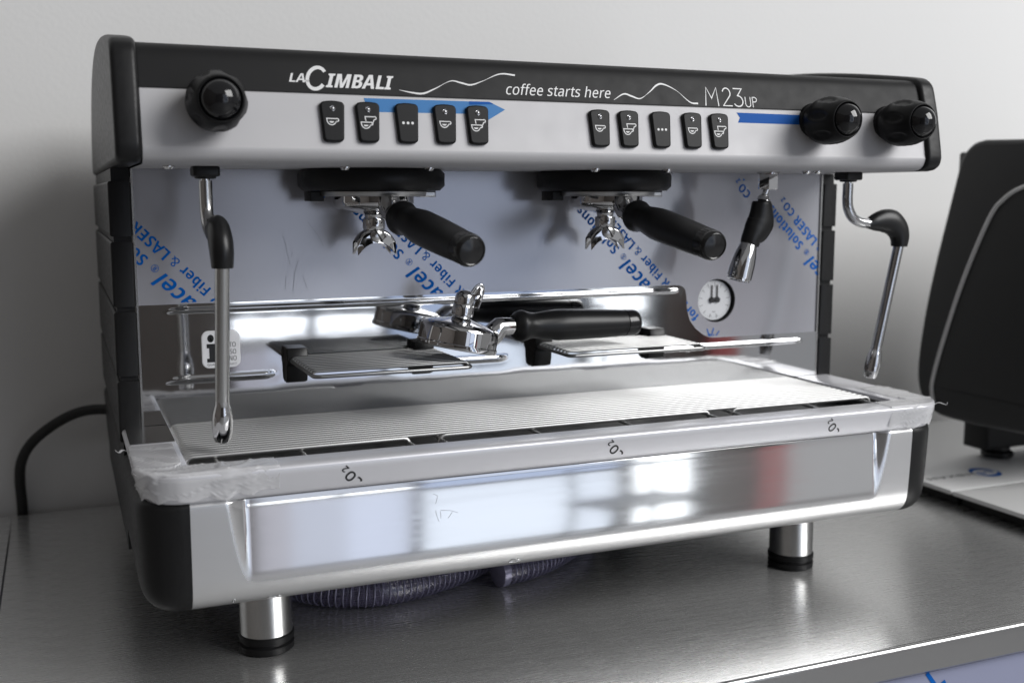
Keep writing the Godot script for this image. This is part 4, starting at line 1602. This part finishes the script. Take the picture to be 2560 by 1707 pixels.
# ==================================================================== things round the machine
func build_neighbours() -> void:
	# drain hose under the machine
	var hose := thing("drain_hose", "clear ribbed drain hose curled under the coffee machine", "hose")
	var path := curve([V(-0.29, 0.0155, -0.285), V(-0.258, 0.0155, -0.220), V(-0.230, 0.0155, -0.176), V(-0.204, 0.0155, -0.145), V(-0.172, 0.0155, -0.1275), V(-0.138, 0.0155, -0.1260), V(-0.098, 0.0155, -0.138), V(-0.058, 0.0155, -0.158), V(-0.01, 0.0155, -0.195), V(0.04, 0.0155, -0.26)], 10)
	hose_piece(hose, path, 0.0152)
	var hose2 := thing("drain_hose", "short clear hose end with a clamp ring, right of the curled hose", "hose")
	path = curve([V(-0.034, 0.0145, -0.128), V(-0.005, 0.0145, -0.134), V(0.03, 0.0145, -0.151), V(0.075, 0.0145, -0.186), V(0.12, 0.0145, -0.25)], 10)
	hose_piece(hose2, path, 0.0135)
	var st := new_st()
	lathe(st, PackedVector2Array([Vector2(0.0, 0.0), Vector2(0.0115, 0.0), Vector2(0.0143, 0.001), Vector2(0.0143, 0.008), Vector2(0.0136, 0.009)]), along(V(-0.037, 0.0148, -0.1275), V(1, 0, -0.2)), 28)
	put("clamp", st, "hose_rib", hose2)
	# power cable
	st = new_st()
	tube(st, curve([V(-0.478, -0.10, -0.589), V(-0.4775, -0.02, -0.589), V(-0.4770, 0.010, -0.588), V(-0.4775, 0.045, -0.580), V(-0.4735, 0.070, -0.572), V(-0.4600, 0.0927, -0.565), V(-0.4330, 0.1146, -0.557), V(-0.4060, 0.1270, -0.551), V(-0.3780, 0.1292, -0.545), V(-0.345, 0.124, -0.535), V(-0.33, 0.12, -0.515)], 6), 0.0062, 16)
	tag(put("power_cable", st, "cable_black"), "black power cable arching from behind the machine to the counter's back edge", "cable")
	# white cartons
	for k in 2:
		var c := thing("carton", ["white flat carton printed with a round blue logo, under the black grinder", "plain white flat carton in front of the logo carton"][k], "carton", "white flat cartons")
		st = new_st()
		var z0: float = [-0.50, -0.1702][k]
		var z1: float = [-0.1722, 0.12][k]
		box(st, V(0.589, 0.0150, z0), V(1.35, 0.0200, z1), 0.0010)
		put("lid", st, "carton_white", c)
		st = new_st()
		box(st, V(0.603, 0.0004, z0 + 0.003), V(1.345, 0.0150, z1 - 0.003))
		put("tray", st, "hole_black", c)
		if k == 0:
			var on := func(p: Vector2) -> Vector3: return V(p.x, 0.0203, p.y)
			var ctr := Vector2(0.6985, -0.2245)
			st = new_st()
			for s: float in [0.0, 180.0]:
				var wd := []
				var ring := arc(ctr, 0.0175, 0.0175, 20 + s, 165 + s, 20)
				for i in ring.size():
					wd.append(0.0018 + 0.0070 * sin(PI * i / (ring.size() - 1.0)))
				ribbon(st, ring, wd, on)
			ribbon(st, arc(ctr, 0.0195, 0.0195, 0, 360, 40), 0.0012, on)
			ribbon(st, PackedVector2Array([ctr + Vector2(0.011, 0.004), ctr + Vector2(0.004, -0.006)]), 0.005, on)
			ribbon(st, PackedVector2Array([ctr + Vector2(-0.011, -0.004), ctr + Vector2(-0.004, 0.006)]), 0.005, on)
			put("logo", st, "print_blue", c)
			st = new_st()
			var gl: float = glyphs("HBXAH", "bold")[1]
			text(st, "HBXAH", "bold", Vector2(0.078 / gl, 0.0125), func(p: Vector2): return Vector2(0.6795 - p.x, -0.2290 + p.y), on)
			put("lettering", st, "print_grey", c)
	# black grinder-like machine at the right
	var g := thing("grinder", "black machine with rounded side panel and thin silver trim arc", "grinder")
	var X := 0.66
	var side := PackedVector2Array()
	side.append_array(curve2([Vector2(-0.2220, 0.4527), Vector2(-0.2370, 0.4495), Vector2(-0.2490, 0.4415), Vector2(-0.2580, 0.4285), Vector2(-0.2625, 0.4150)], 5))
	side.append_array(curve2([Vector2(-0.2920, 0.3030), Vector2(-0.3060, 0.2400), Vector2(-0.3150, 0.1810), Vector2(-0.3168, 0.1440), Vector2(-0.3120, 0.1200), Vector2(-0.3000, 0.1030), Vector2(-0.2830, 0.0935), Vector2(-0.2600, 0.0900), Vector2(-0.2045, 0.0893)], 5))
	side.append_array(PackedVector2Array([Vector2(-0.115, 0.0935), Vector2(-0.098, 0.100), Vector2(-0.088, 0.120), Vector2(-0.085, 0.180), Vector2(-0.10, 0.40), Vector2(-0.108, 0.435), Vector2(-0.125, 0.4495)]))
	st = new_st()
	prism(st, side, X, X + 0.035, 0.006, ZY, 4)
	put("side_panel", st, "grinder_black", g)
	st = new_st()
	var trim := curve([V(X - 0.0005, 0.3975, -0.118), V(X - 0.0005, 0.3960, -0.138), V(X - 0.0005, 0.3925, -0.158), V(X - 0.0005, 0.3800, -0.1815), V(X - 0.0005, 0.3550, -0.204), V(X - 0.0005, 0.2750, -0.241), V(X - 0.0005, 0.1940, -0.2695), V(X - 0.0005, 0.1390, -0.285), V(X - 0.0005, 0.1200, -0.2855), V(X - 0.0005, 0.1060, -0.2810)], 8)
	tube(st, trim, 0.0027, 12)
	put("trim", st, "trim_silver", g)
	st = new_st()
	box(st, V(X + 0.036, 0.085, -0.30), V(1.2, 0.44, -0.10), 0.008)
	put("body", st, "grinder_black", g)
	st = new_st()
	box(st, V(X - 0.0006, 0.128, -0.27), V(X + 0.01, 0.1288, -0.093))
	put("seam", st, "hole_black", g)
	st = new_st()
	box(st, V(X + 0.085, 0.035, -0.312), V(1.18, 0.0851, -0.268), 0.004)
	put("base", st, "hole_black", g)
	for fx in [0.785, 1.10]:
		st = new_st()
		lathe(st, PackedVector2Array([Vector2(0, 0.0202), Vector2(0.02, 0.0202), Vector2(0.022, 0.023), Vector2(0.022, 0.028), Vector2(0.017, 0.031), Vector2(0.017, 0.0352)]), Transform3D(Basis.IDENTITY, V(fx, 0, -0.287)), 28)
		put("foot", st, "gloss_black", g)


func hose_piece(h: Node3D, path: PackedVector3Array, r: float) -> void:
	var st := new_st()
	tube(st, path, r - 0.0012, 24, false)
	put("wall", st, "hose_clear", h)
	# one wire wound round the hose
	var len := [0.0]
	for i in range(1, path.size()):
		len.append(len[i - 1] + (path[i] - path[i - 1]).length())
	var total: float = len[len.size() - 1]
	var turns := total / 0.0062
	var wire := PackedVector3Array()
	var steps := int(turns * 18)
	var k := 0
	for i in steps + 1:
		var d := total * i / steps
		while k < path.size() - 2 and len[k + 1] < d:
			k += 1
		var t: float = (d - len[k]) / maxf(len[k + 1] - len[k], 1e-6)
		var p := path[k].lerp(path[k + 1], t)
		var tan_ := (path[k + 1] - path[k]).normalized()
		var s := tan_.cross(V(0, 1, 0)).normalized()
		var u := s.cross(tan_)
		var a := TAU * turns * i / steps
		wire.append(p + (s * cos(a) + u * sin(a)) * (r - 0.0008))
	st = new_st()
	tube(st, wire, 0.00075, 6, false)
	put("spiral_rib", st, "hose_rib", h)
